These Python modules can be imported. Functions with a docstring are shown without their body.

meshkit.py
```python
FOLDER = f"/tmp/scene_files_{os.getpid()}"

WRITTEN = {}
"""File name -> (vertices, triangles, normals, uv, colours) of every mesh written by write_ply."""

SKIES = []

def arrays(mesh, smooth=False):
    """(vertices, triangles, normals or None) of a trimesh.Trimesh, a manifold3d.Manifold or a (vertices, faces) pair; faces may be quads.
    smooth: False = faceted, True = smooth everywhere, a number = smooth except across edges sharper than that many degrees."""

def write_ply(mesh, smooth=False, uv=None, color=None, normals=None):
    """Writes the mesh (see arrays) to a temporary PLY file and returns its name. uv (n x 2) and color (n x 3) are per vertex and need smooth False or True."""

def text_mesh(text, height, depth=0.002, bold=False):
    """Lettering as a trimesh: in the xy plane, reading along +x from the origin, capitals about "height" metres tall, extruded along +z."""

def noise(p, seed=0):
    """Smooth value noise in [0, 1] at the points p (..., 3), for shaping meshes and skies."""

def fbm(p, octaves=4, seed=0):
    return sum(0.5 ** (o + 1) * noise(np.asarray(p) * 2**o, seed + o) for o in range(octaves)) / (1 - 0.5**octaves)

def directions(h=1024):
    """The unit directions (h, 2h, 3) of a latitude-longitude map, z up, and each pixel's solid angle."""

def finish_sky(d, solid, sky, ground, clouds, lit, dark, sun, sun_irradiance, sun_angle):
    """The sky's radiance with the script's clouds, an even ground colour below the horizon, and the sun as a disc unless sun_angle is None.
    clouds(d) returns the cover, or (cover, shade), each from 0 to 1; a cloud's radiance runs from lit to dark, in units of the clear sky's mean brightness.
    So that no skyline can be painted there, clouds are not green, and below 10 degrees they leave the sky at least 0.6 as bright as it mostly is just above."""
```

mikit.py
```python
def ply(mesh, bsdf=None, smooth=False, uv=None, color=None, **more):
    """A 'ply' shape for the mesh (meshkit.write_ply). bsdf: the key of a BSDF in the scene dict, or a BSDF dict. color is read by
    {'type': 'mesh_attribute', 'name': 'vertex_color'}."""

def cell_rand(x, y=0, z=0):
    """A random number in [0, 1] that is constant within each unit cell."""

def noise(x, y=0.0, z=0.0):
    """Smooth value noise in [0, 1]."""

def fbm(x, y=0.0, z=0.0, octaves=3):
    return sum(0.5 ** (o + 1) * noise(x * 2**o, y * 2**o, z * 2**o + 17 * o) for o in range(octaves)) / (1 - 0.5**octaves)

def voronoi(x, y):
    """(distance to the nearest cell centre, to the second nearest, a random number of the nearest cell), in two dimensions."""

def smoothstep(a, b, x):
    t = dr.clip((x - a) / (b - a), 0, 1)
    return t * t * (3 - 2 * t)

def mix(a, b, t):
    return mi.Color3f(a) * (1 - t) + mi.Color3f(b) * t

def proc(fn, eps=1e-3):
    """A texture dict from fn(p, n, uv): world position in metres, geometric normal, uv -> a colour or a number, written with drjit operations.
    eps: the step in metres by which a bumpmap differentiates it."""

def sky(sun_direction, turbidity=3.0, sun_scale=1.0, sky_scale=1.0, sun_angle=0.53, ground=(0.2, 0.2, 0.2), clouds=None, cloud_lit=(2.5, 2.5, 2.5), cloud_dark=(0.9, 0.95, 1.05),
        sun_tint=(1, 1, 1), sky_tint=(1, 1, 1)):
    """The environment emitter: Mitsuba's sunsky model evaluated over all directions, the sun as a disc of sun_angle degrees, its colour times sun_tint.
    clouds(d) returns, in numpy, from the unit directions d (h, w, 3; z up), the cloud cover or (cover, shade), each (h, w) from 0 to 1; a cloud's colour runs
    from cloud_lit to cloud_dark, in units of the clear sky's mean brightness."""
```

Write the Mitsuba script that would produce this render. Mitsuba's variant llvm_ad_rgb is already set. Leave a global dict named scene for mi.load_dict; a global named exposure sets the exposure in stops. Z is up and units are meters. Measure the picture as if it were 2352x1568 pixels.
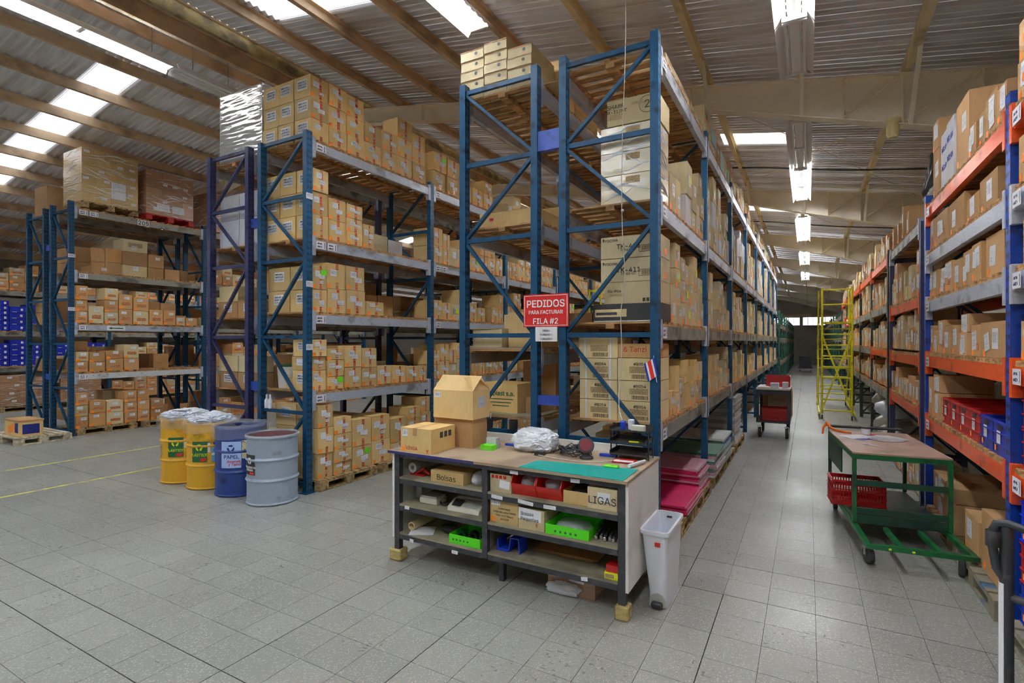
import math, random
import numpy as np, trimesh, drjit as dr, mitsuba as mi
import mikit, meshkit
from mikit import proc, noise, fbm, voronoi, cell_rand, smoothstep, mix
T = mi.ScalarTransform4f
scene, labels = {}, {}
# ---------------------------------------------------------------- camera, sky, exposure
FPX, CAMH = 1210.0, 1.9
YAW = math.atan(680.0 / FPX)
CS, SN = math.cos(YAW), math.sin(YAW)
scene['camera'] = {'type': 'perspective', 'fov': math.degrees(2 * math.atan(1176 / FPX)), 'fov_axis': 'x', 'near_clip': 0.05, 'far_clip': 300.0,
                   'to_world': T().look_at(origin=[0, 0, CAMH], target=[-SN, CS, CAMH], up=[0, 0, 1])}
scene['sky'] = mikit.sky([0.25, -0.3, 0.9], turbidity=4.0, sun_scale=0.05, sky_scale=5.0, ground=(0.25, 0.25, 0.24),
                         clouds=lambda d: (0.75 + 0.25 * meshkit.fbm(d * 3.0, 3), 0.35 * meshkit.fbm(d * 5.0 + 7, 3)), cloud_lit=(2.2, 2.25, 2.35), cloud_dark=(1.5, 1.55, 1.65))
TUBE = 64.0
exposure = 1.45

# ---------------------------------------------------------------- helpers
def PLY(mesh, bsdf, smooth=False, **more): return mikit.ply(mesh, 'm_' + bsdf, smooth, **more)
_count = {}
def numbered(name):
    k = _count.get(name, -1) + 1
    _count[name] = k
    return name if k == 0 else f'{name}_{k:03d}'

class MB:
    def __init__(s): s.v, s.f, s.n = [], [], 0
    def add(s, v, f):
        s.v.append(np.asarray(v, float)); s.f.append(np.asarray(f, int) + s.n); s.n += len(v); return s
    def tm(s, m, M=None):
        v = np.asarray(m.vertices)
        if M is not None: v = v @ np.asarray(M)[:3, :3].T + np.asarray(M)[:3, 3]
        return s.add(v, m.faces)
    def box(s, x0, x1, y0, y1, z0, z1, rz=0.0, taper=0.0):
        c = np.array([(x0 + x1) / 2, (y0 + y1) / 2, 0])
        v = np.array([[x, y, z] for z in (z0, z1) for x, y in ((x0, y0), (x1, y0), (x1, y1), (x0, y1))], float)
        if taper: v[:4] = c * [1, 1, 0] + (v[:4] - c) * [1 - taper, 1 - taper, 1]
        if rz:
            a, b = math.cos(rz), math.sin(rz); d = v - c
            v = c + np.stack([d[:, 0] * a - d[:, 1] * b, d[:, 0] * b + d[:, 1] * a, d[:, 2]], 1)
        return s.add(v, BF)
    def bar(s, p, q, w, h, up=(0, 0, 1)):
        p, q = np.array(p, float), np.array(q, float); d = (q - p) / np.linalg.norm(q - p)
        a = np.cross(d, up); a /= np.linalg.norm(a); b = np.cross(a, d)
        v = [o + a * i * w / 2 + b * j * h / 2 for o in (p, q) for i, j in ((-1, -1), (1, -1), (1, 1), (-1, 1))]
        return s.add(v, BFR)
    def tube(s, pts, r, n=8, caps=True):
        p = np.asarray(pts, float); t = np.gradient(p, axis=0); t /= np.linalg.norm(t, axis=1, keepdims=True) + 1e-12
        ref = np.array([0, 0, 1.0]) if abs(t[0, 2]) < .9 else np.array([1.0, 0, 0])
        a0 = np.cross(t[0], ref); a0 /= np.linalg.norm(a0); A = []
        for k in range(len(p)):
            a0 = a0 - t[k] * (a0 @ t[k]); a0 /= np.linalg.norm(a0) + 1e-12; A.append(a0.copy())
        A = np.array(A); B = np.cross(t, A); g = np.arange(n) * 2 * np.pi / n
        rr = np.broadcast_to(r, (len(p),))[:, None, None]
        v = (p[:, None] + rr * (np.cos(g)[None, :, None] * A[:, None] + np.sin(g)[None, :, None] * B[:, None])).reshape(-1, 3)
        i, j = np.meshgrid(np.arange(len(p) - 1), np.arange(n), indexing='ij')
        q = np.stack([i * n + j, i * n + (j + 1) % n, (i + 1) * n + (j + 1) % n, (i + 1) * n + j], -1).reshape(-1, 4)
        f = np.vstack([q[:, [0, 1, 2]], q[:, [0, 2, 3]]])
        if caps:
            e = (len(p) - 1) * n
            f = np.vstack([f, [[0, k + 1, k] for k in range(1, n - 1)], [[e, e + k, e + k + 1] for k in range(1, n - 1)]])
        return s.add(v, f)
    def lathe(s, prof, c=(0, 0, 0), n=32, axis='z', wob=None):
        pr = np.asarray(prof, float); g = np.arange(n) * 2 * np.pi / n
        v = np.stack([pr[:, None, 0] * np.cos(g), pr[:, None, 0] * np.sin(g), np.broadcast_to(pr[:, None, 1], (len(pr), n))], -1)
        if wob is not None: v = wob(v)
        v = v.reshape(-1, 3)
        if axis == 'y': v = v[:, [0, 2, 1]] * [1, 1, -1]
        if axis == 'x': v = v[:, [2, 1, 0]] * [1, 1, -1]
        i, j = np.meshgrid(np.arange(len(pr) - 1), np.arange(n), indexing='ij')
        q = np.stack([i * n + j, i * n + (j + 1) % n, (i + 1) * n + (j + 1) % n, (i + 1) * n + j], -1).reshape(-1, 4)
        return s.add(v + np.asarray(c), np.vstack([q[:, [0, 1, 2]], q[:, [0, 2, 3]]]))
    def prism(s, poly, p0, ax, ay, ext):
        """polygon (2-D points, counter-clockwise, may be concave) spanned by ax, ay at p0, pushed along ext"""
        from shapely.geometry import Polygon
        m = trimesh.creation.extrude_polygon(Polygon(poly), 1.0, engine='earcut')
        v = np.asarray(m.vertices)
        return s.add(np.asarray(p0) + v[:, :1] * np.asarray(ax, float) + v[:, 1:2] * np.asarray(ay, float) + v[:, 2:] * np.asarray(ext, float), m.faces)
    def out(s): return np.vstack(s.v), np.vstack(s.f)
    def turn(s, c, rz):
        a, b = math.cos(rz), math.sin(rz); c = np.array([c[0], c[1], 0])
        s.v = [c + np.stack([(q - c)[:, 0] * a - (q - c)[:, 1] * b, (q - c)[:, 0] * b + (q - c)[:, 1] * a, (q - c)[:, 2]], 1) for q in s.v]
        return s
_q = lambda *q: [[q[0], q[1], q[2]], [q[0], q[2], q[3]]]
BF = np.array(_q(0, 3, 2, 1) + _q(4, 5, 6, 7) + _q(0, 1, 5, 4) + _q(1, 2, 6, 5) + _q(2, 3, 7, 6) + _q(3, 0, 4, 7))
BFR = BF[:, ::-1]
def bx(*a, **k): return MB().box(*a, **k)

def put(key, mb, bsdf, smooth=False, **more):
    m = mb.out() if isinstance(mb, MB) else mb
    scene[key] = PLY(m, bsdf, smooth, **more); return key
def tag(key, label, cat, group=None, kind=None):
    labels[key] = {'label': label, 'category': cat}
    if group: labels[key]['group'] = group
    if kind: labels[key]['kind'] = kind
    return key
def thing(name, label, cat, group=None): return tag(numbered(name), label, cat, group)
def part(parent, name, mb, bsdf, smooth=False, label=None, kind=None, **more):
    key = numbered(f'{parent}__{name}'); put(key, mb, bsdf, smooth, **more)
    if label or kind: labels[key] = {**({'label': label} if label else {}), **({'kind': kind} if kind else {})}
    return key
def place(parent, name, shape, M, bsdf=None):
    """one more entry of an already written ply dict under to_world M"""
    key = numbered(f'{parent}__{name}'); d = dict(shape)
    if bsdf: d['bsdf'] = {'type': 'ref', 'id': 'm_' + bsdf}
    d['to_world'] = T(np.asarray(M, float)); scene[key] = d; return key
def one(name, mb, bsdf, label, cat, group=None, smooth=False, **more):
    key = numbered(name); put(key, mb, bsdf, smooth, **more); return tag(key, label, cat, group)
def struct(name, mb=None, bsdf=None, smooth=False, label=None, uv=None):
    key = numbered(name)
    if mb is not None: put(key, mb, bsdf, smooth, uv=uv)
    labels[key] = {'kind': 'structure', 'label': label or name.replace('_', ' ')}; return key
AX = {'+x': ((0, 1, 0), (0, 0, 1), (1, 0, 0)), '-x': ((0, -1, 0), (0, 0, 1), (-1, 0, 0)), '-y': ((1, 0, 0), (0, 0, 1), (0, -1, 0)), '+z': ((1, 0, 0), (0, 1, 0), (0, 0, 1)), '+y': ((-1, 0, 0), (0, 0, 1), (0, 1, 0))}
def frame_of(n, c, sx=1, sy=1, sz=1, roll=0.0, rz=0.0):
    r, u, k = (np.array(q, float) for q in AX[n])
    if rz:
        R = np.array([[math.cos(rz), -math.sin(rz), 0], [math.sin(rz), math.cos(rz), 0], [0, 0, 1]]); r, u, k = R @ r, R @ u, R @ k
    a, b = math.cos(roll), math.sin(roll)
    M = np.eye(4); M[:3, 0], M[:3, 1], M[:3, 2], M[:3, 3] = (r * a + u * b) * sx, (u * a - r * b) * sy, k * sz, c
    return M
_v, _f = bx(-.5, .5, -.5, .5, 0, 1).out()
QUAD = PLY((_v, _f), 'white_paper', False, uv=_v[:, :2] + .5)
def decal(parent, name, n, c, w, h, bsdf, roll=0.0, rz=0.0, t=.0012): return place(parent, name, QUAD, frame_of(n, c, w, h, t, roll, rz), bsdf)
_texts = {}
def text(parent, name, s, n, c, height, bsdf, roll=0.0, rz=0.0, bold=False, maxw=None, lift=.0015):
    """lettering centred at c on a face with normal n"""
    if (s, bold) not in _texts:
        m = meshkit.text_mesh(s, 1.0, .02, bold); b = m.bounds
        m.apply_translation([-(b[0][0] + b[1][0]) / 2, -.5, 0]); _texts[s, bold] = (PLY(m, bsdf), b[1][0] - b[0][0])
    d, w = _texts[s, bold]; sx = height if not maxw else min(height, maxw / w)
    k = np.array(AX[n][2], float)
    if rz: k = np.array([[math.cos(rz), -math.sin(rz), 0], [math.sin(rz), math.cos(rz), 0], [0, 0, 1]]) @ k
    return place(parent, name, d, frame_of(n, np.asarray(c, float) + k * lift, sx, height, .05, roll, rz), bsdf)
def rbox(x0, x1, y0, y1, z0, z1, r=.01):
    """box with bevelled edges as an MB"""
    pts = [[x, y, z] for a, b, c in ((r, 0, 0), (0, r, 0), (0, 0, r)) for x in (x0 + r - a, x1 - r + a) for y in (y0 + r - b, y1 - r + b) for z in (z0 + r - c, z1 - r + c)]
    return MB().tm(trimesh.convex.convex_hull(np.array(pts)))

# ---------------------------------------------------------------- materials
def rgb(c): return {'type': 'rgb', 'value': list(map(float, c))}
def S(r, g, b):
    f = lambda x: (x / 255 / 12.92) if x <= 10 else ((x / 255 + .055) / 1.055) ** 2.4
    return (f(r), f(g), f(b))
def mat(name, c, rough=.5, metal=0.0, spec=.5, two=True, **k):
    d = {'type': 'principled', 'base_color': c if isinstance(c, dict) else rgb(c), 'roughness': rough if isinstance(rough, dict) else float(rough), 'metallic': float(metal), 'specular': float(spec), **k}
    scene['m_' + name] = {'type': 'twosided', 'inner': d} if two else d
    return name
def worn(c, c2, s=6.0, lo=.55, hi=.75, fine=.12):
    """paint with scuffs and dirt"""
    def fn(p, n, uv):
        g = fbm(p.x * s, p.y * s, p.z * s, 4); h = noise(p.x * 60, p.y * 60, p.z * 60)
        return mix(mi.Color3f(c), mi.Color3f(c2), smoothstep(lo, hi, g)) * (1 - fine + 2 * fine * h)
    return proc(fn)
def card(c, var=.22):
    def fn(p, n, uv):
        i = dr.floor(uv.x); t = 1 + var * (cell_rand(i, 3) - .5) * 2; w = cell_rand(i, 5) - .5
        g = .9 + .2 * fbm(p.x * 5, p.y * 5, p.z * 5, 3); h = .95 + .1 * noise(p.x * 90, p.y * 90, p.z * 14)
        return mi.Color3f(c[0] * (1 + .05 * w), c[1], c[2] * (1 - .18 * w)) * (t * g * h)
    return proc(fn)
mat('kraft', card(S(214, 182, 126)), .75, spec=.25)
mat('kraft_pale', card(S(204, 186, 146)), .75, spec=.25)
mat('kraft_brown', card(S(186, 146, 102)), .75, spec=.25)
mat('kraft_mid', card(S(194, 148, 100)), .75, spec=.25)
mat('card_white', card(S(214, 214, 222), .08), .6, spec=.3)
mat('card_blue', card(S(26, 44, 170), .15), .5, spec=.4)
mat('card_teal', card(S(165, 205, 205), .06), .55)
def red_print(p, n, uv):
    v = uv.y * 7; u = uv.x
    k = cell_rand(dr.floor(v), dr.floor(p.y * 3.1), dr.floor(p.z * 3.3)); f = v - dr.floor(v)
    on = dr.select((dr.abs(u - .5) < .36) & (f > .14) & (f < .9) & (k > .18), 1.0, 0.0) * (1 - .75 * dr.select((dr.abs(u - .5) < .16) & (dr.abs(f - .52) < .16) & (k > .45), 1.0, 0.0))
    return mix(mi.Color3f(S(204, 160, 112)), mi.Color3f(S(188, 34, 30)), .1 + .85 * on)
mat('red_tape', proc(red_print), .35)
def label_print(p, n, uv):
    v = uv.y * 7; r = cell_rand(dr.floor(v), dr.floor(p.y * 2.3), dr.floor(p.z * 2.7))
    x = dr.floor(uv.x * 22); ink = smoothstep(.3, .5, v - dr.floor(v)) * dr.select((uv.x > .08) & (uv.x < .3 + .6 * r) & (uv.y > .12) & (uv.y < .9) & (cell_rand(x, dr.floor(v), 9) > .3) & (r > .35), 1.0, 0.0)
    return mix(mi.Color3f(.76, .77, .82), mi.Color3f(.12, .12, .15), ink * .36)
mat('label_white', proc(label_print), .5)
def barcode(p, n, uv):
    x = dr.floor(uv.x * 46); b = dr.select((uv.y > .3) & (uv.y < .82) & (uv.x > .1) & (uv.x < .9) & (cell_rand(x, 4) > .5), 1.0, 0.0)
    return mix(mi.Color3f(.76, .77, .82), mi.Color3f(.05, .05, .06), b * .7)
mat('barcode_label', proc(barcode), .5)
mat('carton_barcode', proc(lambda p, n, uv: mix(mi.Color3f(S(176, 152, 110)), mi.Color3f(.05, .04, .03), dr.select((cell_rand(dr.floor(uv.x * 40), 4) > .5) & (uv.y > .15), .85, 0.0))), .75)
def shelf_tag(p, n, uv):
    a = dr.select((dr.abs(uv.x - .87) < .035) & (dr.abs(uv.y - .5) < .36), 1.0, 0.0)
    b = dr.select((uv.x > .1) & (uv.x < .62) & ((dr.abs(uv.y - .68) < .09) | (dr.abs(uv.y - .3) < .11)) & (cell_rand(dr.floor(uv.x * 26), dr.floor(uv.y * 9)) > .25), 1.0, 0.0)
    return mix(mi.Color3f(.8, .8, .86), mi.Color3f(.04, .05, .12), dr.maximum(a, b))
mat('shelf_tag', proc(shelf_tag), .45)
def redblock(p, n, uv):
    v = uv.y * 5; k = cell_rand(dr.floor(uv.x * 12), dr.floor(v), dr.floor(p.z * 3 + p.y * 7))
    return mix(mi.Color3f(S(190, 148, 98)), mi.Color3f(S(178, 52, 30)), dr.select((k > .4) & (v - dr.floor(v) > .25), .85, 0.1))
mat('red_lettering', proc(redblock), .7)
def ink_lines(p, n, uv):
    v = uv.y * 6; k = cell_rand(dr.floor(uv.x * 30), dr.floor(v), 2)
    return mix(mi.Color3f(S(176, 150, 108)), mi.Color3f(.06, .05, .04), dr.select((k > .45) & (v - dr.floor(v) > .4) & (dr.abs(uv.x - .5) < .2 + .3 * cell_rand(dr.floor(v), 8)), .6, 0.0))
mat('ink_print', proc(ink_lines), .75)
mat('orange_sticker', S(255, 148, 48), .45); mat('yellow_sticker', S(225, 230, 30), .45); mat('green_sticker', S(110, 225, 40), .45)
mat('white_paper', (.78, .78, .82), .55); mat('white_strap', (.75, .75, .78), .4)
mat('ink', (.03, .03, .035), .6); mat('red_ink', S(190, 30, 34), .5); mat('white_ink', (.85, .85, .85), .5); mat('green_ink', S(40, 95, 62), .6); mat('blue_ink', S(26, 36, 120), .5); mat('yellow_ink', S(228, 226, 40), .5); mat('brown_ink', S(58, 42, 26), .7)
def post_paint(c, c2):
    base = worn(c, c2, 9.0, .58, .8, .06)
    def fn(p, n, uv):
        q = p.z * 13.2; col = dr.select(dr.abs(uv.x - .29) < .12, 1.0, 0.0) + dr.select(dr.abs(uv.x - .72) < .12, 1.0, 0.0)
        z = dr.abs(q - dr.floor(q) - .5) < .2
        g = fbm(p.x * 9, p.y * 9, p.z * 9, 4)
        return mix(mix(mi.Color3f(c), mi.Color3f(c2), smoothstep(.58, .8, g)), mi.Color3f(.012, .013, .016), dr.select(z, col, 0.0))
    return proc(fn)
BLUE, DBLUE = S(6, 66, 102), S(6, 38, 60)
mat('post_blue', post_paint(BLUE, DBLUE), .5, spec=.35); mat('post_navy', post_paint(S(38, 42, 84), S(20, 24, 52)), .4); mat('post_bright', post_paint(S(10, 56, 146), S(10, 34, 90)), .4)
mat('brace_blue', worn(S(8, 64, 98), DBLUE), .5, spec=.35); mat('brace_navy', worn(S(38, 42, 80), S(22, 25, 52)), .4)
mat('spacer_blue', worn(S(44, 74, 168), S(24, 44, 120)), .4)
mat('steel_grey', worn(S(186, 193, 208), S(124, 127, 132), 5, .5, .8), .42, .25); mat('steel_dirty', worn(S(140, 140, 132), S(84, 82, 74), 5, .45, .75), .5, .15)
mat('steel_pale', worn(S(206, 208, 212), S(120, 118, 112), 5, .55, .8), .45)
mat('orange_paint', worn(S(222, 84, 34), S(150, 62, 36), 6, .58, .85), .35); mat('green_post', worn(S(20, 84, 66), S(14, 50, 42)), .4); mat('dark_post', worn(S(24, 36, 34), S(12, 20, 20)), .45)
def wood(c, c2, s=1.0):
    def fn(p, n, uv):
        g = fbm(p.x * 8 * s, p.y * 30 * s, p.z * 25 * s, 3); i = cell_rand(dr.floor(p.x * 1.7), dr.floor(p.y * 7.0), dr.floor(p.z * 9))
        return mix(mi.Color3f(c), mi.Color3f(c2), smoothstep(.3, .75, g)) * (.8 + .4 * i)
    return proc(fn)
mat('deck_wood', wood(S(190, 148, 100), S(138, 102, 68)), .75, spec=.2); mat('pallet_wood', wood(S(178, 152, 108), S(122, 100, 70)), .8, spec=.2)
mat('pallet_pale', wood(S(206, 196, 170), S(160, 150, 126)), .8, spec=.2); mat('pallet_red', worn(S(170, 40, 40), S(110, 30, 30)), .6); mat('pallet_blue', worn(S(128, 122, 104), S(60, 100, 140), 3, .56, .66), .7); mat('block_wood', wood(S(178, 160, 104), S(140, 122, 76), 1.5), .7)
mat('cream_steel', worn(S(246, 238, 218), S(226, 216, 192), 1.6, .5, .8, .03), .55); mat('purlin_steel', worn(S(206, 178, 144), S(160, 134, 106), 2.5, .45, .75, .04), .55)
mat('ridge_paint', worn(S(150, 132, 82), S(96, 80, 54), 5, .4, .7), .6); mat('purlin_cream', worn(S(228, 210, 170), S(184, 164, 128), 2.5, .45, .75, .04), .55)
def sheet(p, n, uv):
    a = noise(p.x * 1.1, dr.floor(p.y / .9) * 3.0); b = fbm(p.x * .9, p.y * 9.0, 0.0, 3); c = fbm(p.x * .5, p.y * .5, 2.0, 2)
    return mix(mi.Color3f(S(222, 222, 224)), mi.Color3f(S(176, 170, 164)), dr.clip(.35 * a + .6 * smoothstep(.35, .8, b) + .3 * c - .1, 0, 1))
mat('roof_sheet', proc(sheet), .45, .1)
scene['m_skylight_sheet'] = {'type': 'principledthin', 'base_color': rgb((.93, .95, .98)), 'roughness': .5, 'diff_trans': 1.5, 'eta': 1.45}
mat('concrete_wall', worn(S(186, 180, 168), S(150, 142, 128), 1.2, .45, .8, .04), .8)
def tile(p, n, uv):
    tx, ty = dr.floor((p.x - .045) / .3), dr.floor((p.y - .03) / .3); t = cell_rand(tx, ty, 1)
    d1, d2, w = voronoi(p.x * 70, p.y * 70); chip = smoothstep(.42, .2, d1) * smoothstep(.55, .8, w)
    d3, d4, w2 = voronoi(p.x * 150 + 9, p.y * 150)
    dirt = fbm(p.x * .8, p.y * .8, 0.0, 4); sm = smoothstep(.86, .9, noise(p.x * 42, p.y * 75, 5.0)) * smoothstep(.62, .8, noise(p.x * 3.3, p.y * 4.1, 8.0)); warm = noise(p.x * .35, p.y * .3, 3.0)
    base = mix(mi.Color3f(S(143, 142, 132)), mi.Color3f(S(134, 136, 133)), warm) * (.95 + .1 * t) * (.84 + .3 * dirt)
    base = mix(base, mi.Color3f(S(190, 188, 176)), chip * .5) * (.96 + .08 * w2)
    return mix(base, mi.Color3f(S(86, 84, 78)), sm * .6)
def tile_rough(p, n, uv): return .3 + .25 * fbm(p.x * 1.2, p.y * 1.2, 1.0, 3)
mat('terrazzo', proc(tile), proc(tile_rough), spec=.55)
mat('grout', S(84, 82, 76), .9); mat('joint_dark', S(44, 44, 42), .9); mat('floor_yellow', worn(S(214, 208, 70), S(170, 166, 120), 12, .5, .7), .6)
mat('fixture_white', (.82, .83, .84), .35); mat('lamp_glass', (.9, .9, .9), .3); mat('socket_cream', S(220, 205, 150), .5)
mat('yellow_paint', worn(S(222, 210, 30), S(170, 150, 30), 8, .6, .85), .4); mat('cart_green', worn(S(14, 92, 46), S(14, 56, 38), 5, .5, .75), .35); mat('cart_green_dark', worn(S(18, 58, 42), S(16, 40, 34), 4, .5, .75), .35)
mat('cart_top', worn(S(158, 128, 112), S(128, 102, 88), 4, .45, .8, .05), .5); mat('rubber', (.025, .025, .027), .7); mat('black_plastic', (.02, .021, .024), .4); mat('black_metal', worn((.022, .024, .03), (.05, .05, .055), 12, .55, .8), .4)
mat('chrome', (.6, .6, .62), .25, 1.0); mat('grey_plastic', S(190, 190, 186), .45); mat('cream_plastic', S(214, 212, 196), .45); mat('white_plastic', (.82, .87, .95), .3)
mat('bench_ply', worn(S(168, 148, 124), S(136, 116, 96), 4, .45, .8, .05), .6); mat('bench_edge', worn(S(40, 44, 110), S(70, 60, 60), 8, .5, .7), .5); mat('shelf_ply', worn(S(150, 142, 118), S(108, 102, 86), 4, .45, .8, .05), .65)
mat('panel_white', worn(S(222, 220, 214), S(190, 186, 178), 2, .55, .85, .03), .6); mat('mat_teal', S(8, 140, 130), .55); mat('bin_red', S(204, 34, 26), .35); mat('box_lime', S(88, 226, 30), .5); mat('blue_plastic', S(24, 62, 190), .35); mat('red_plastic', S(176, 24, 22), .35)
mat('crate_red', worn(S(170, 26, 26), S(120, 22, 22), 9, .55, .8), .38); mat('crate_blue', worn(S(24, 44, 150), S(16, 28, 100), 9, .55, .8), .38); mat('crate_bright', worn(S(20, 50, 214), S(16, 34, 150), 9, .6, .85), .38)
mat('paper_pink', S(200, 40, 92), .45); mat('paper_green', S(84, 120, 104), .5); mat('paper_blue', S(90, 150, 225), .5); mat('paper_white', S(206, 208, 206), .5)
mat('drum_yellow', worn(S(226, 170, 36), S(150, 118, 30), 5, .56, .8, .05), .4); mat('drum_blue', worn(S(30, 58, 128), S(26, 34, 60), 5, .55, .8, .05), .4); mat('drum_grey', worn(S(150, 164, 182), S(92, 100, 108), 5, .6, .8, .04), .4); mat('drum_inside', S(118, 34, 44), .6); mat('poster_green', S(24, 92, 50), .5); mat('poster_black', (.02, .02, .022), .5); mat('poster_pale', S(170, 196, 244), .45); mat('bottle_cyan', S(110, 190, 222), .45); mat('old_label', worn(S(206, 196, 160), S(90, 70, 50), 40, .6, .7), .6)
mat('sign_red', S(216, 44, 44), .4); mat('tag_white', (.82, .82, .85), .5); mat('flag_blue', S(22, 50, 170), .6); mat('flag_red', S(224, 40, 40), .6); mat('flag_white', (.8, .8, .8), .6)
mat('black_bag', (.018, .019, .024), .3); mat('orange_cloth', S(250, 120, 20), .7)
scene['m_film'] = {'type': 'mask', 'opacity': .13, 'nested': {'type': 'twosided', 'inner': {'type': 'principled', 'base_color': rgb((.8, .81, .84)), 'roughness': .2, 'specular': 1.0, 'clearcoat': 1.0, 'clearcoat_gloss': .95}}}
scene['m_bag_plastic'] = {'type': 'mask', 'opacity': .45, 'nested': {'type': 'twosided', 'inner': {'type': 'principled', 'base_color': rgb((.8, .83, .88)), 'roughness': .25, 'specular': .9}}}
scene['m_window_pane'] = {'type': 'thindielectric', 'int_ior': 1.5}

def wrapped(name, c, c2, streak=45, amp=.006, rough=.28, metal=0.0):
    '''cardboard or goods seen through tight glossy stretch film'''
    def col(p, n, uv):
        t = smoothstep(.55, .75, fbm(p.x * 7, p.y * 7, p.z * streak * .8, 3)); b = cell_rand(dr.floor(uv.x), 3)
        return mix(mi.Color3f(c), mi.Color3f(c2), t * .55) * (.88 + .24 * b)
    def h(p, n, uv): return fbm(p.x * 9 + p.z * 3, p.y * 9 + p.z * 4, p.z * streak, 3)
    scene['m_' + name] = {'type': 'twosided', 'inner': {'type': 'bumpmap', 'height': proc(h, .002), 'scale': amp, 'bsdf': {'type': 'principled', 'base_color': proc(col), 'roughness': rough, 'specular': .8, 'metallic': metal, 'clearcoat': 1.0, 'clearcoat_gloss': .9}}}
wrapped('wrap_kraft', S(196, 166, 112), S(214, 206, 190)); wrapped('wrap_brown', S(170, 128, 96), S(206, 190, 178)); wrapped('wrap_pale', S(206, 190, 154), S(226, 222, 212), 12, .005); wrapped('wrap_foil', S(196, 198, 202), S(235, 236, 240), 38, .014, .22, .55)
# ---------------------------------------------------------------- floor: terrazzo tiles with control joints
def proj(x, y, z):
    zc = -x * SN + y * CS
    return (1176 + FPX * (x * CS + y * SN) / zc, 784 - FPX * (z - CAMH) / zc, zc)
XW0, XW1, YW0, YW1 = -22.0, 3.5, -8.0, 52.0
struct('floor', bx(XW0, XW1, YW0, YW1, -.2, -.005), 'grout', label='grey terrazzo tile floor of the warehouse')
JY = [(-2.955, -9, 3.63), (-2.055, -9, 4.23), (-.855, 4.23, 8.13), (-.555, -9, 4.23), (-.255, 8.13, 30), (-5.955, -9, 14)]      # dark joints along Y
JX = [(1.53, -9, -.555), (1.83, -22, -.255), (4.23, -6.5, 3), (4.83, -1.2, 3), (8.13, -.855, 3), (3.63, -22, -7)]               # dark joints along X
def jy(x, y): return any(abs(x - a) < .01 and b - .01 <= y <= c + .01 for a, b, c in JY)
def jx(y, x): return any(abs(y - a) < .01 and b - .01 <= x <= c + .01 for a, b, c in JX)
tiles = []
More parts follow.
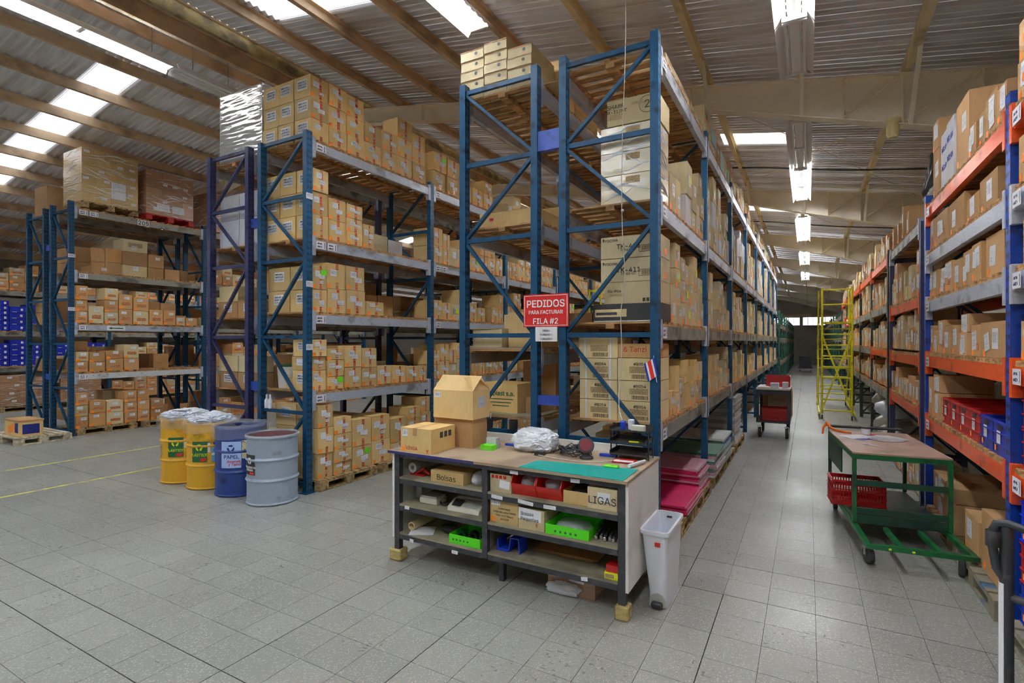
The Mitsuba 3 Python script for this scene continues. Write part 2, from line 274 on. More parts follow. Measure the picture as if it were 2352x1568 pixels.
for i in range(-73, 12):
    for j in range(-27, 173):
        x, y = .045 + .3 * i, .03 + .3 * j
        if x < XW0 or x + .3 > XW1 or y < YW0 or y + .3 > YW1: continue
        r = [x + (.0035 if jy(x, y + .15) else .0015), x + .3 - (.0035 if jy(x + .3, y + .15) else .0015), y + (.0035 if jx(y, x + .15) else .0015), y + .3 - (.0035 if jx(y + .3, x + .15) else .0015)]
        a = 0.0
        px, py, zc = proj(x + .15, y + .15, 0)
        hid = -3.3 < x < -1.2 and 4.7 < y or -7.6 < x < -5.4 and y > 4.7 or x > 1.15
        if zc > .5 and -60 < px < 2410 and py < 1640 and not hid: a = 1 / zc ** 3
        tiles.append((a, r))
tiles.sort(key=lambda q: -q[0])
_v, _f = bx(0, 1, 0, 1, -.006, 0).out()
TILE = PLY((_v, _f), 'terrazzo')
for a, r in tiles[:300]:
    M = np.eye(4); M[0, 0], M[1, 1], M[0, 3], M[1, 3] = r[1] - r[0], r[3] - r[2], r[0], r[2]
    place('floor', 'tile', TILE, M)
R = np.array([r for _, r in tiles[300:]])
v = np.stack([np.stack([R[:, a], R[:, b], 0 * R[:, 0]], -1) for a, b in ((0, 2), (1, 2), (1, 3), (0, 3))], 1).reshape(-1, 3)
part('floor', 'tile_field', (v, np.arange(len(v)).reshape(-1, 4)), 'terrazzo', kind='stuff', label='floor tiles farther off')
jm = MB()
for a, b, c in JY: jm.box(a - .004, a + .004, max(b, YW0), c, -.006, -.0012)
for a, b, c in JX: jm.box(max(b, XW0), c, a - .004, a + .004, -.006, -.0012)
part('floor', 'control_joint', jm, 'joint_dark', label='dark joints between the tiles')
for x, y0, y1 in ((-8.57, 1.2, 3.3), (-8.56, 3.3, 9.0), (-10.285, 1.2, 4.0), (-10.285, 4.0, 9.0)):
    part('floor', 'aisle_line', bx(x - .022, x + .022, y0 + .01, y1 - .01, -.001, .0012), 'floor_yellow', label='thin yellow painted aisle line')

# ---------------------------------------------------------------- walls
struct('wall_left', bx(XW0 - .2, XW0, YW0, YW1, -.2, 5.0), 'concrete_wall')
struct('wall_right', bx(XW1, XW1 + .2, YW0, YW1, -.2, 5.4), 'concrete_wall')
struct('wall_front', bx(XW0, XW1, YW0 - .2, YW0, -.2, 7.4), 'concrete_wall')
wb = struct('wall_back', label='end wall of the aisle with a strip of windows')
WIN = [(-7.0, -5.6), (-5.3, -3.9), (-3.6, -2.2), (-1.95, -.62), (-.41, .75), (.85, 2.1)]
m = MB().box(XW0, XW1, YW1, YW1 + .2, -.2, 3.3).box(XW0, XW1, YW1, YW1 + .2, 3.98, 7.4)
xs = [XW0] + [q for w in WIN for q in w] + [XW1]
for a, b in zip(xs[::2], xs[1::2]): m.box(a, b, YW1, YW1 + .2, 3.3, 3.98)
part(wb, 'masonry', m, 'concrete_wall')
part(wb, 'ledge', bx(XW0, XW1, YW1 - .35, YW1, 4.05, 4.25), 'purlin_cream')
for a, b in WIN:
    k = struct('window_1' if a == WIN[0][0] else f'window_{WIN.index((a, b)) + 1}', label='long window high in the end wall')
    part(k, 'pane', bx(a, b, YW1 + .09, YW1 + .1, 3.3, 3.98), 'window_pane')
    fr = MB()
    for t in (0, 1 / 3, 2 / 3, 1): fr.box(a + (b - a) * t - .02, a + (b - a) * t + .02, YW1 + .06, YW1 + .13, 3.3, 3.98)
    part(k, 'frame', fr, 'steel_pale')

# ---------------------------------------------------------------- roof
RX, RZ, RS = -8.4, 6.854, .167
def zr(x): return RZ - RS * abs(x - RX)
struct('ceiling', label='pitched roof of grey corrugated sheets on steel purlins')
def corrugated(x0, x1, w, nseg=40, pitch=.12):
    y = np.linspace(0, w + .02, nseg + 1); h = .021 * np.cos(2 * np.pi * y / pitch)
    v = np.vstack([np.stack([0 * y + x, y, (zr(x) + .125) + h], 1) for x in (x0, x1)]); k = np.arange(nseg); n = nseg + 1
    return v, np.stack([k, k + 1, k + 1 + n, k + n], 1)
MOD = .6
RCUT = [-8.05, -6.95, -4.7, -1.45, -.25, 3.6]; LCUT = [-8.85, -10.2, -13.4, -17.0, -22.1]
def sky_at(side, s, y):
    if side: return s == 1 and any(abs(y - q) < .02 for q in (4.6, 22.6, 34.6, 46.6)) or s == 3 and any(abs(y - q) < .02 for q in (10.6, 16.6, 22.6, 28.6, 34.6, 40.6)) or s == 2 and any(abs(y - q) < .02 for q in (16.6, 28.6))
    return s in (1, 2) and any(abs(y - q) < .02 for q in (4.36, 10.36, 16.36, 28.36, 40.36))
sheets, rest, nsky = {}, MB(), 0
for side, cuts, y0 in ((1, RCUT, 4.6), (0, LCUT, 4.36)):
    for s in range(len(cuts) - 1):
        a, b = sorted((cuts[s], cuts[s + 1])); prev = None
        for j in range(-21, 80):
            y = y0 + MOD * j
            if y + MOD > YW1 + .3: break
            M = np.eye(4); M[1, 3] = y
            if sky_at(side, s, y):
                if ('sky', s, side) not in sheets: sheets['sky', s, side] = PLY(corrugated(a, b, MOD), 'skylight_sheet', True)
                k = place('ceiling', 'skylight', sheets['sky', s, side], M); labels[k] = {'label': 'translucent roof sheet letting daylight in'}
                continue
            px, py, zc = proj((a + b) / 2, y + .3, zr((a + b) / 2))
            if 2.2 < y < 20 and zc > 1:
                if (s, side) not in sheets: sheets[s, side] = PLY(corrugated(a, b, MOD), 'roof_sheet', True)
                place('ceiling', 'sheet', sheets[s, side], M)
            else:
                v, f = corrugated(a, b, MOD, 20); rest.add(v + [0, y, 0], np.vstack([f[:, [0, 1, 2]], f[:, [0, 2, 3]]]))
part('ceiling', 'sheet_field', rest, 'roof_sheet', True, kind='stuff', label='roof sheets farther off')
part('ceiling', 'ridge_cap', MB().box(-8.9, -8.09, YW0, YW1, RZ + .1, RZ + .13).box(-8.0901, -7.95, YW0, 3.6, RZ + .1, RZ + .13).box(-8.0901, -7.95, 5.6, YW1, RZ + .1, RZ + .13), 'purlin_steel')
part('ceiling', 'eave_strip', MB().box(XW0 - .2, XW0 + .1, YW0, YW1, zr(XW0) - .1, zr(XW0) + .3).box(XW1 - .1, XW1 + .3, YW0, YW1, zr(XW1) - .1, zr(XW1) + .3), 'purlin_cream')
for x, d, w, mt in ((-8.2, .2, .07, 'ridge_paint'), (-8.42, .05, .14, 'purlin_steel'), (-8.68, .26, .08, 'purlin_steel')):
    part('ceiling', 'ridge_beam', bx(x - w / 2, x + w / 2, YW0, YW1, RZ + .09 - d, RZ + .09), mt)
for x in [1.07 - 1.165 * k for k in range(-2, 8)] + [-9.1 - 1.07 * k for k in range(0, 12)]:
    sg = 1 if x > RX else -1; z = zr(x)
    m = MB().box(x - .035, x + .035, YW0, YW1, z - .065, z - .058).box(x - .035 * sg - .004, x - .035 * sg + .004, YW0, YW1, z - .065, z + .105).box(x - .035, x + .035, YW0, YW1, z + .095, z + .103)
    part('ceiling', 'purlin', m, 'purlin_steel' if x < -3 else 'purlin_cream')
RAFT = [2.09 + 6 * k for k in range(-1, 9)]
def rdepth(x): return .31 + max(0, x + 1.6) * .125 + max(0, -16.0 - x) * .125
rx = [XW0 + .02, -16.0, RX, -1.6, 3.48]
for yr in RAFT:
    k = struct('rafter', label='deep cream steel roof rafter')
    top = [(x, zr(x) - .067) for x in rx]; bot = [(x, zr(x) - .067 - rdepth(x)) for x in rx]
    part(k, 'web', MB().prism(bot + top[::-1], (0, yr - .006, 0), (1, 0, 0), (0, 0, 1), (0, .012, 0)), 'cream_steel')
    for ln, sg in ((top, -1), (bot, 1)):
        fl = MB()
        for p, q in zip(ln[:-1], ln[1:]): fl.bar((p[0], yr, p[1] + sg * .007), (q[0], yr, q[1] + sg * .007), .17, .014)
        part(k, 'flange', fl, 'cream_steel')
    if yr > 5:
        for x in (-4.0, -2.4, -1.5, .4, 1.02, 1.78, -6.5, -10.2, -12.8): part(k, 'stiffener', bx(x - .005, x + .005, yr - .08, yr + .08, zr(x) - rdepth(x) - .06, zr(x) - .07), 'cream_steel')
        for a, b in ((1.0, .4), (1.75, 1.05), (2.6, 1.8)): part(k, 'diagonal', MB().bar((a, yr - .05, zr(a) - .1), (b, yr - .05, zr(b) - .02 - rdepth(b)), .012, .045, (0, 1, 0)), 'cream_steel')
        for x in (-1.26, -.095, 1.07):
            part(k, 'stay', MB().bar((x + .03, yr - .72, zr(x) - .03), (x + .02, yr - .09, zr(x) - .067 - rdepth(x)), .045, .045), 'cream_steel')
for yr in RAFT[2:6]:
    for u, w, e in ((yr + .1, yr + 5.9, .16), (yr + 5.9, yr + .1, .14)): part('ceiling', 'brace_rod', MB().tube([(-1.5, u, zr(-1.5) - .1), (.2, yr + 3, zr(-.6) - e), (2.0, w, zr(2.0) - .1)], .007, 5), 'purlin_cream')
for i, (yc, xa) in enumerate(((12.2, -1.3), (18.0, -1.3))):
    for j, d in enumerate((0, .05)):
        one('roof_cable', MB().tube([(xa - 2 + .5 * t, yc + d, zr(xa - 2 + .5 * t) - .06 - .02 * math.sin(t)) for t in range(13)], .012, 5), 'black_plastic', f"black electric cable under the roof sheets, {('nearer', 'farther')[j]} of the pair behind the {('first', 'second')[i]} rafter", 'cable')
k = thing('lamp_socket', 'cream lamp socket under the rafter above the green cart', 'lamp socket')
part(k, 'collar', MB().lathe([(0, 4.66), (.085, 4.66), (.085, 4.63), (.06, 4.6), (.06, 4.57), (0, 4.57)], (.92, 8.03, 0), 20), 'socket_cream', 30)
part(k, 'bowl', MB().lathe([(0, 4.57), (.07, 4.57), (.07, 4.47), (.05, 4.43), (0, 4.43)], (.92, 8.03, 0), 20), 'socket_cream', 30)
zs = zr(.92) - .035 - rdepth(.92)
part(k, 'stem', bx(.9, .94, 8.01, 8.05, 4.65, zs), 'socket_cream')

# ---------------------------------------------------------------- fluorescent fixtures
def fixture(x, y0, z, n, lit, label, group=None):
    """n tubes lengths of 1.2 m one behind the other, two tubes abreast in a gull-wing reflector"""
    L = 1.2 * n; k = thing('fluorescent_fixture', label, 'light fixture', group)
    sp = MB().box(x - .045, x + .045, y0, y0 + L, z + .02, z + .085)
    part(k, 'housing', sp, 'fixture_white')
    th = np.linspace(0, 1, 9); rf = MB()
    for s in (-1, 1):
        pr = [(x + s * (.045 + .13 * t), z + .05 + .03 * math.sin(math.pi * min(1, t * 1.3)) - .1 * t ** 2.2) for t in th]
        for i in range(8):
            (xa, za), (xb, zb) = pr[i], pr[i + 1]
            if i in (1, 2):      # the rows of slots above the tubes
                for c in range(int(L / .12)): rf.bar(((xa + xb) / 2, y0 + c * .12 + .01, (za + zb) / 2), ((xa + xb) / 2, y0 + c * .12 + .045, (za + zb) / 2), math.hypot(xb - xa, zb - za), .003)
            else:
                v = np.array([(xa, y0, za), (xb, y0, zb), (xb, y0 + L, zb), (xa, y0 + L, za)]); v = np.vstack([v, v + [0, 0, .002]]); rf.add(v, BF)
    part(k, 'reflector', rf, 'fixture_white')
    for i in range(n):
        tb = MB()
        for s in (-1, 1):
            tb.tube([(x + s * .085, y0 + 1.2 * i + t, z + .012) for t in (.035, .6, 1.165)], .014, 8)
        if lit: part(k, 'tube', tb, 'lamp_glass', True, emitter={'type': 'area', 'radiance': rgb((TUBE * .95, TUBE, TUBE * 1.04))})
        else: part(k, 'tube', tb, 'lamp_glass', True)
        for e in (.004, 1.17): part(k, 'lamp_holder', bx(x - .11, x + .11, y0 + 1.2 * i + e, y0 + 1.2 * i + e + .026, z - .005, z + .04), 'fixture_white')
    for e in (.3, L - .3): part(k, 'hanger', MB().tube([(x, y0 + e, z + .08), (x, y0 + e, zr(x) + .1)], .005, 5), 'steel_dirty')
G = 'fluorescent fixtures down the hall'
for y, n, lit, lb in ((3.52, 2, 1, 'lit fluorescent fixture over the aisle, cut by the top of the picture'), (5.94, 1, 0, 'unlit end fixture over the aisle, before the first cream rafter'), (8.72, 2, 0, 'unlit fluorescent fixture behind the first rafter over the aisle'),
                      (11.14, 2, 1, 'lit fluorescent fixture over the aisle, beyond the unlit one behind the first rafter'), (15.4, 3, 1, 'lit fluorescent fixture over the aisle between second and third rafter'),
                      (21.3, 3, 1, 'lit fluorescent fixture over the aisle behind the third rafter'), (27.5, 3, 1, 'lit fluorescent fixture deep down the aisle, behind the fourth rafter'), (-2.6, 3, 1, 'lit fluorescent fixture over the aisle, outside the picture behind')):
    fixture(-.12, y, 5.08, n, lit, lb)
for y, n, lit, lb in ((2.9, 2, 1, 'lit fluorescent fixture above the lidded boxes on the sign rack'), (9.0, 2, 1, 'lit fluorescent fixture over the aisle beside the drum-side rack'), (15.0, 3, 1, 'far lit fluorescent fixture between drum-side rack and sign rack'), (-2.5, 3, 1, 'lit fluorescent fixture outside the picture, between the racks')):
    fixture(-3.41, y, 5.62, n, lit, lb)
for y, n, lit, lb in ((2.24, 2, 1, 'lit fluorescent fixture under the ridge, before the unlit one'), (4.66, 1, 0, 'unlit fluorescent fixture under the ridge beside the foil-wrapped load'), (9.0, 3, 1, 'lit fluorescent fixture under the ridge behind the drum-side rack'), (16.0, 3, 1, 'far lit fluorescent fixture under the ridge'), (-3.0, 3, 1, 'lit fluorescent fixture under the ridge outside the picture')):
    fixture(-8.78, y, 6.22, n, lit, lb)
for y, n, lit, lb in ((1.0, 2, 1, 'lit fluorescent fixture over the aisle before the far-left rack'), (8.0, 3, 1, 'lit fluorescent fixture behind the wrapped pallet loads'), (-4.0, 3, 1, 'lit fluorescent fixture outside the picture on the left side')):
    fixture(-16.4, y, 5.2, n, lit, lb)
# ---------------------------------------------------------------- pallet racks
PW, PD = .07, .09
_v, _f = [], []
_m = trimesh.creation.box((1, 1, 1))
def post_mesh(w, d, h, ox, oy, z0=0.0):
    """rectangular post with per-face uv so the punched holes run up its side faces"""
    vs, fs, uv = [], [], []
    c = [(0, 0), (w, 0), (w, d), (0, d)]
    for i in range(4):
        (xa, ya), (xb, yb) = c[i], c[(i + 1) % 4]; n = len(vs)
        side = abs(xa - xb) < 1e-6
        vs += [(ox + xa, oy + ya, z0), (ox + xb, oy + yb, z0), (ox + xb, oy + yb, h), (ox + xa, oy + ya, h)]
        uv += [(0, 0), (1, 0), (1, 1), (0, 1)] if side else [(0.0, 0)] * 4
        fs += [[n, n + 1, n + 2], [n, n + 2, n + 3]]
    n = len(vs); vs += [(ox + x, oy + y, h) for x, y in c]; uv += [(0, 0)] * 4; fs += [[n, n + 1, n + 2], [n, n + 2, n + 3]]
    return (np.array(vs, float), np.array(fs)), np.array(uv, float)
BZ = [.1, .995, 1.96, 2.945, 3.735, 4.5]
def rack(name, label, x0, x1, ys, levels, h, post='post_blue', brace='brace_blue', beam='steel_grey', near=2, bz=None, flip=False, beams=None, deck_from=2, group=None, endposts=None, beam_h=.115):
    """one run of pallet racking: frames at ys, beam tops at levels; beams = {(bay, level): material}"""
    k = thing(name, label, 'pallet rack', group); bz = bz or [z for z in BZ if z < h + .02]
    for i, y in enumerate(ys):
        fr = numbered(f'{k}__end_frame')
        pm = post if not endposts or i not in endposts else endposts[i]
        for xa in (x0, x1 - PW):
            m, uv = post_mesh(PW, PD, h, xa, y)
            kk = numbered(f'{fr}__post'); put(kk, m, pm, False, uv=uv)
        ym = y + PD / 2
        if i < near:
            for z in bz: part(fr, 'brace', bx(x0 + PW, x1 - PW, ym - .018, ym + .018, z - .022, z + .022), brace)
            for q in range(len(bz) - 1):
                a, b = (x1 - PW, x0 + PW) if (q % 2 == 0) ^ flip else (x0 + PW, x1 - PW)
                zt, zb = bz[len(bz) - 1 - q] - .03, bz[len(bz) - 2 - q] + .03
                part(fr, 'brace', MB().bar((a, ym, zt), (b, ym, zb), .03, .042, (0, 1, 0)), brace)
            for xa in (x0, x1 - PW): part(fr, 'foot_plate', bx(xa - .03, xa + PW + .03, y - .03, y + PD + .03, 0.001, .012), brace)
        else:
            m = MB()
            for z in bz: m.box(x0 + PW, x1 - PW, ym - .018, ym + .018, z - .022, z + .022)
            for q in range(len(bz) - 1):
                a, b = (x1 - PW, x0 + PW) if (q % 2 == 0) ^ flip else (x0 + PW, x1 - PW)
                m.bar((a, ym, bz[len(bz) - 1 - q] - .03), (b, ym, bz[len(bz) - 2 - q] + .03), .03, .042, (0, 1, 0))
            part(fr, 'bracing', m, brace)
    for b in range(len(ys) - 1):
        ya, yb = ys[b] + PD, ys[b + 1]
        for li, z in enumerate(levels):
            mt = (beams or {}).get((b, li), (beams or {}).get((None, li), beam))
            for xa, out in ((x0 + .005, x0 - .006), (x1 - .055, x1 - .044)):
                bm = MB().box(xa, xa + .05, ya, yb, z - beam_h, z)
                cn = MB()
                for yc in (ya, yb): cn.box(min(xa, out), max(xa + .05, out + .05), yc - (.05 if yc == yb else -.0), yc + (.05 if yc == ya else 0), z - .2, z + .055)
                if b < near:
                    bk = part(k, 'beam', bm, mt)
                    for cv, cf in zip(cn.v, cn.f): part(bk, 'connector', (cv, BF), mt if 'orange' in mt else 'steel_grey')
                else:
                    bm.add(*cn.out())
                    part(k, 'beam', bm, mt)
            n = int((yb - ya) / .155); step = (yb - ya - .02) / n
            if b < near and li >= deck_from:
                for q in range(n): part(k, 'slat', bx(x0 + .008, x1 - .008, ya + .01 + q * step, ya + .01 + q * step + .095, z + .021, z + .039), 'deck_wood')
                for ra, rb, za in ((x0 + .01, x0 + .09, z + .001), (x1 - .09, x1 - .01, z + .001), ((x0 + x1) / 2 - .04, (x0 + x1) / 2 + .04, z - .02)): part(k, 'runner', bx(ra, rb, ya + .01, yb - .01, za, z + .02), 'deck_wood')
            else:
                m = MB()
                for q in range(n): m.box(x0 + .008, x1 - .008, ya + .01 + q * step, ya + .01 + q * step + .1, z + .021, z + .039)
                m.box(x0 + .01, x0 + .09, ya + .01, yb - .01, z + .001, z + .02).box(x1 - .09, x1 - .01, ya + .01, yb - .01, z + .001, z + .02)
                part(k, 'deck', m, 'deck_wood', kind='stuff')
    return k
CY = [4.55 + 2.49 * i for i in range(9)]
LV = [1.14, 2.04, 3.12, 4.43]
CR = rack('pallet_rack', 'tall blue pallet rack along the aisle behind the workbench, numbered cartons at its end', -2.05, -1.12, CY, LV, 4.58, beams={(0, 1): 'steel_dirty', (None, 1): 'steel_dirty', (None, 0): 'steel_dirty'}, beam_h=.125, deck_from=1)
CL = rack('pallet_rack', 'tall blue pallet rack with lidded boxes with finger holes on its very top', -3.19, -2.28, CY, [1.10, 1.78, 3.05, 4.42], 4.58, flip=True, beams={(None, 1): 'steel_dirty'})
for z, q in ((3.83, .095), (1.335, .045)):
    part(CL, 'row_spacer', bx(-2.279, -2.051, 4.56, 4.63, z - q, z + q), 'spacer_blue', label='bright blue spacer joining the two rows')
MY = [4.46 + 2.47 * i for i in range(9)]
ML = [1.23, 2.24, 3.19, 4.43]
MR = rack('pallet_rack', 'blue pallet rack behind the grey drum, full of red-taped cartons', -6.40, -5.44, MY, ML, 4.54, flip=False)
MLf = rack('pallet_rack', 'navy pallet rack with the foil-wrapped load on top, behind the blue drum', -7.54, -6.60, MY[:7], [1.2, 2.2, 3.2, 4.4], 4.54, post='post_navy', brace='brace_navy', beam='steel_dirty', near=1)
for z in (3.5, 1.3): part(MLf, 'row_spacer', bx(-6.599, -6.401, 4.5, 4.56, z - .06, z + .06), 'spacer_blue')
LY = [4.83, 7.5, 10.17, 12.84]
LL = [1.24, 2.24, 3.29, 4.58]
BZL = [.1, .95, 1.85, 2.75, 3.6, 4.55]
LR = rack('pallet_rack', 'blue pallet rack with the two wrapped pallet loads on top', -13.72, -12.85, LY, LL, 4.72, beam='steel_dirty', bz=BZL, flip=True, near=1, beams={(0, 0): 'steel_pale', (0, 1): 'steel_grey'})
LLf = rack('pallet_rack', 'blue pallet rack back to back behind the wrapped pallet loads', -14.9, -14.0, LY, LL, 4.70, beam='steel_dirty', bz=BZL, flip=True, near=1)
part(LLf, 'row_spacer', bx(-13.999, -13.721, 4.86, 4.92, 3.8, 3.92), 'spacer_blue')
part(LLf, 'row_spacer', bx(-13.999, -13.721, 4.86, 4.92, 1.1, 1.22), 'spacer_blue')
FY = [2.6 + 2.7 * i for i in range(6)]
FL = rack('pallet_rack', 'far-off rack with blue cartons at the picture edge', -19.7, -18.7, FY, [1.2, 2.15, 3.25], 4.1, beam='steel_dirty', near=0, bz=[.1, 1.0, 2.0, 3.0, 4.0])
RY = [4.55, 7.36]
RL = [1.06, 1.74, 2.34, 2.85, 3.37]
RR = rack('pallet_rack', 'bright blue rack with orange and grey beams beside the green cart', 1.14, 2.1, [1.75] + RY, RL, 3.52, post='post_bright', brace='brace_blue', near=3, bz=[.1, .95, 1.8, 2.6, 3.4], beams={(None, 0): 'orange_paint', (None, 1): 'orange_paint', (None, 2): 'steel_grey', (None, 3): 'steel_grey', (None, 4): 'orange_paint'}, deck_from=9)
R2 = rack('pallet_rack', 'navy rack with orange beams standing beyond the bright blue one', 1.14, 2.1, [7.66, 10.3], [1.1, 1.72, 2.42, 3.3], 3.3, post='post_navy', brace='brace_navy', near=1, bz=[.1, .95, 1.8, 2.6, 3.2], beams={(None, 0): 'orange_paint', (None, 1): 'orange_paint', (None, 2): 'orange_paint', (None, 3): 'steel_dirty'}, deck_from=9)
R3 = rack('pallet_rack', 'dark green rack beside the yellow ladder', 1.14, 2.1, [10.55, 13.2, 15.9, 18.6, 21.3, 24.0], [1.05, 1.75, 2.5, 3.3], 3.4, post='dark_post', brace='dark_post', near=0, bz=[.1, 1.1, 2.2, 3.2], beams={(0, 3): 'orange_paint', (0, 1): 'orange_paint', (0, 0): 'steel_dirty', (None, 3): 'orange_paint', (1, 2): 'steel_dirty'}, beam='steel_dirty', deck_from=9)
G1 = rack('pallet_rack', 'green rack far down the aisle beyond the sign rack', -2.05, -1.02, [24.75 + 2.7 * i for i in range(10)], [1.0, 2.0, 2.6], 3.2, post='green_post', brace='green_post', near=0, bz=[.1, 1.1, 2.2, 3.1], beam='steel_dirty', deck_from=9)
G2 = rack('pallet_rack', 'green rack far down the aisle behind the yellow ladder', 1.14, 2.1, [24.3 + 2.7 * i for i in range(10)], [1.0, 2.0, 2.9], 3.2, post='green_post', brace='green_post', near=0, bz=[.1, 1.1, 2.2, 3.1], beam='steel_dirty', deck_from=9)
def shelf_tags(rk, x, n, levels, y, dz=.06, two=()):
    for i, z in enumerate(levels):
        c = (x + (.0015 if n == '+x' else -.0015), y, z - dz)
        decal(rk, 'location_tag', n, c, .15, .1, 'shelf_tag')
        if i in two: decal(rk, 'location_tag', n, (c[0], y + .18, c[2]), .15, .1, 'shelf_tag')
shelf_tags(MR, -5.434, '+x', ML, MY[0] + .22, two=(2,)); shelf_tags(MR, -5.434, '+x', ML, MY[1] + .22, two=(2,))
shelf_tags(CR, -1.114, '+x', LV, CY[0] + .22, .062); shelf_tags(LR, -12.844, '+x', LL, LY[0] + .24, .06, (3,))
shelf_tags(RR, 1.134, '-x', RL, 7.2, .06); shelf_tags(RR, 1.134, '-x', RL, 4.4, .06)
decal(LR, 'bay_number', '+x', (-12.842, 6.18, 4.52), .24, .12, 'white_paper'); text(LR, 'bay_lettering', '205', '+x', (-12.8405, 6.18, 4.52), .085, 'ink', bold=True)
decal(LR, 'arrow_sign', '+x', (-12.842, 5.65, 2.18), .34, .1, 'white_paper')
part(LR, 'arrow', MB().prism([(-.14, 0), (-.08, .03), (-.08, .012), (.13, .012), (.13, -.012), (-.08, -.012), (-.08, -.03)][::-1], (-12.8405, 5.65, 2.18), (0, 1, 0), (0, 0, 1), (.001, 0, 0)), 'green_ink')
for z in (3.72, 2.62, 1.83): decal(MR, 'post_tag', '+x', (-5.438, 4.505, z), .1, .075, 'barcode_label')
for z in (3.62, 2.55): decal(LR, 'post_tag', '+x', (-12.848, 4.875, z), .12, .07, 'barcode_label')

# ---------------------------------------------------------------- wooden pallets
def pallet(x0, x1, y0, y1, label, mt='pallet_wood', z=0.002, group=None, blocks=3):
    k = thing('wood_pallet', label, 'pallet', group)
    n = 7; w = (y1 - y0) / n
    for i in range(n): part(k, 'deck_board', bx(x0, x1, y0 + i * w, y0 + i * w + w * .78, z + .118, z + .14), mt)
    for xa in (x0, (x0 + x1) / 2 - .05, x1 - .1):
        part(k, 'stringer', bx(xa, xa + .1, y0, y1, z + .098, z + .117), mt); part(k, 'bottom_board', bx(xa, xa + .1, y0, y1, z, z + .02), mt)
        for yb in np.linspace(y0, y1 - .14, blocks): part(k, 'block', bx(xa, xa + .1, yb, yb + .14, z + .0205, z + .0975), mt)
    return k
pallet(-6.25, -5.36, 4.6, 5.62, 'wooden pallet on the floor under the red-taped cartons, next to the grey drum')
pallet(-6.25, -5.36, 5.7, 6.75, 'wooden pallet under the red-taped cartons, second from the grey drum')
pallet(-13.6, -12.82, 4.96, 6.05, 'wooden pallet on the floor under the rack with wrapped loads, nearer the post')
pallet(-13.6, -12.8, 6.15, 7.3, 'wooden pallet on the floor under the rack with wrapped loads, farther one')
pallet(-2.0, -1.06, 4.72, 5.85, 'wooden pallet carrying the pink sheet bundles'); pallet(-2.0, -1.06, 5.9, 7.0, 'wooden pallet under the high pink sheet pile'); pallet(-2.0, -1.06, 7.2, 8.3, 'wooden pallet carrying the pale wrapped sheets behind the pink ones')
pallet(-2.0, -1.06, 8.36, 9.48, 'wooden pallet carrying the second pale wrapped sheet stack'); pallet(-2.0, -1.06, 9.7, 11.0, 'wooden pallet beside the small brown cart')
pallet(-13.75, -12.5, 3.9, 4.75, 'pale wooden pallet standing alone on the floor with one box', 'pallet_pale')
pallet(1.1, 1.95, 4.72, 5.9, 'blue pallet on the floor under the orange-beamed rack', 'pallet_blue'); pallet(1.12, 1.95, 6.1, 7.2, 'wooden pallet on the floor behind the green cart')
pallet(-19.6, -18.72, 3.9, 5.2, 'wooden pallet on the floor at the far picture edge'); pallet(-19.6, -18.72, 5.5, 6.8, 'wooden pallet under the far-off wrapped cartons')
# ---------------------------------------------------------------- cartons: written down first, the 300 that show largest become things
CART = []
def carton(x0, x1, y0, y1, z0, z1, style, sgn, zone, col, tier, nt, seed, row=0):
    CART.append(dict(b=(x0, x1, y0, y1, z0, z1), style=style, sgn=sgn, zone=zone, col=col, tier=tier, nt=nt, seed=seed, row=row))
def columns(face, sgn, base, cols, style, zone, depth=.42, rows=1, seed=0, first_rows=1):
    """cols = [(y0, y1, [tier tops above base])]: stacks whose front is the plane x = face, seen from the side sgn"""
    rnd = random.Random(seed)
    for c, (ya, yb, tops) in enumerate(cols):
        for r in range(max(rows, first_rows if c == 0 else 1)):
            z = base
            for t, tp in enumerate(tops):
                if r and rnd.random() < .12 and t == len(tops) - 1: continue
                inset = rnd.uniform(0, .025) + r * (depth + .012)
                xa = face - sgn * inset; xb = face - sgn * (inset + depth)
                st = style if isinstance(style, str) else style[min(c, len(style) - 1)] if isinstance(style, tuple) else rnd.choice(style)
                carton(min(xa, xb), max(xa, xb), ya + .005, yb - .005 - rnd.uniform(0, .008), z + .001, base + tp - .005, st, sgn if r == 0 else 0, zone, c, t, len(tops), rnd.random(), row=r)
                z = base + tp
def fill(face, sgn, ya, yb, base, hmax, style, zone, seed, wr=(.24, .4), hr=(.2, .34), depth=.42, full=(.55, 1.0), gap=.06, rows=1):
    rnd = random.Random(seed); y = ya; cols = []
    while y < yb - .14:
        w = min(rnd.uniform(*wr), yb - y)
        if rnd.random() > gap:
            tops, z, lim, h = [], 0.0, hmax * rnd.uniform(*full), rnd.uniform(*hr)
            while z + h <= lim or not tops:
                z += h
                if z > hmax - .03: break
                tops.append(round(z, 3))
                if rnd.random() < .3: h = rnd.uniform(*hr)
            if tops: cols.append((y, y + w, tops))
        y += w
    columns(face, sgn, base, cols, style, zone, depth, rows, seed + 1)
# the rack behind the grey drum
Z1 = 'rack behind grey drum'
X = -5.47
columns(X, 1, 4.47, [(4.55, 4.85, [.27, .54, .82]), (4.85, 5.16, [.26, .54, .82]), (5.16, 5.49, [.26, .53, .82]), (5.49, 5.83, [.28, .56]), (5.84, 6.17, [.28, .56]), (6.17, 6.52, [.29, .58, .87]), (6.52, 6.85, [.3, .76])], 'red', ('top', Z1), .3, 1, 1, 3)
columns(X, 1, 4.47, [(7.06, 7.42, [.32, .63]), (7.46, 7.83, [.32, .63]), (7.85, 8.2, [.3, .6]), (8.24, 8.6, [.32]), (8.62, 8.95, [.3, .55])], 'red', ('top', Z1 + ', second bay'), .3, 1, 2)
columns(X, 1, 3.23, [(4.58, 4.84, [.3, .59, .88]), (4.85, 5.15, [.28, .57]), (5.16, 5.45, [.18, .37, .56]), (5.46, 5.69, [.34])], 'red', ('fourth', Z1), .3, 1, 3, 3)
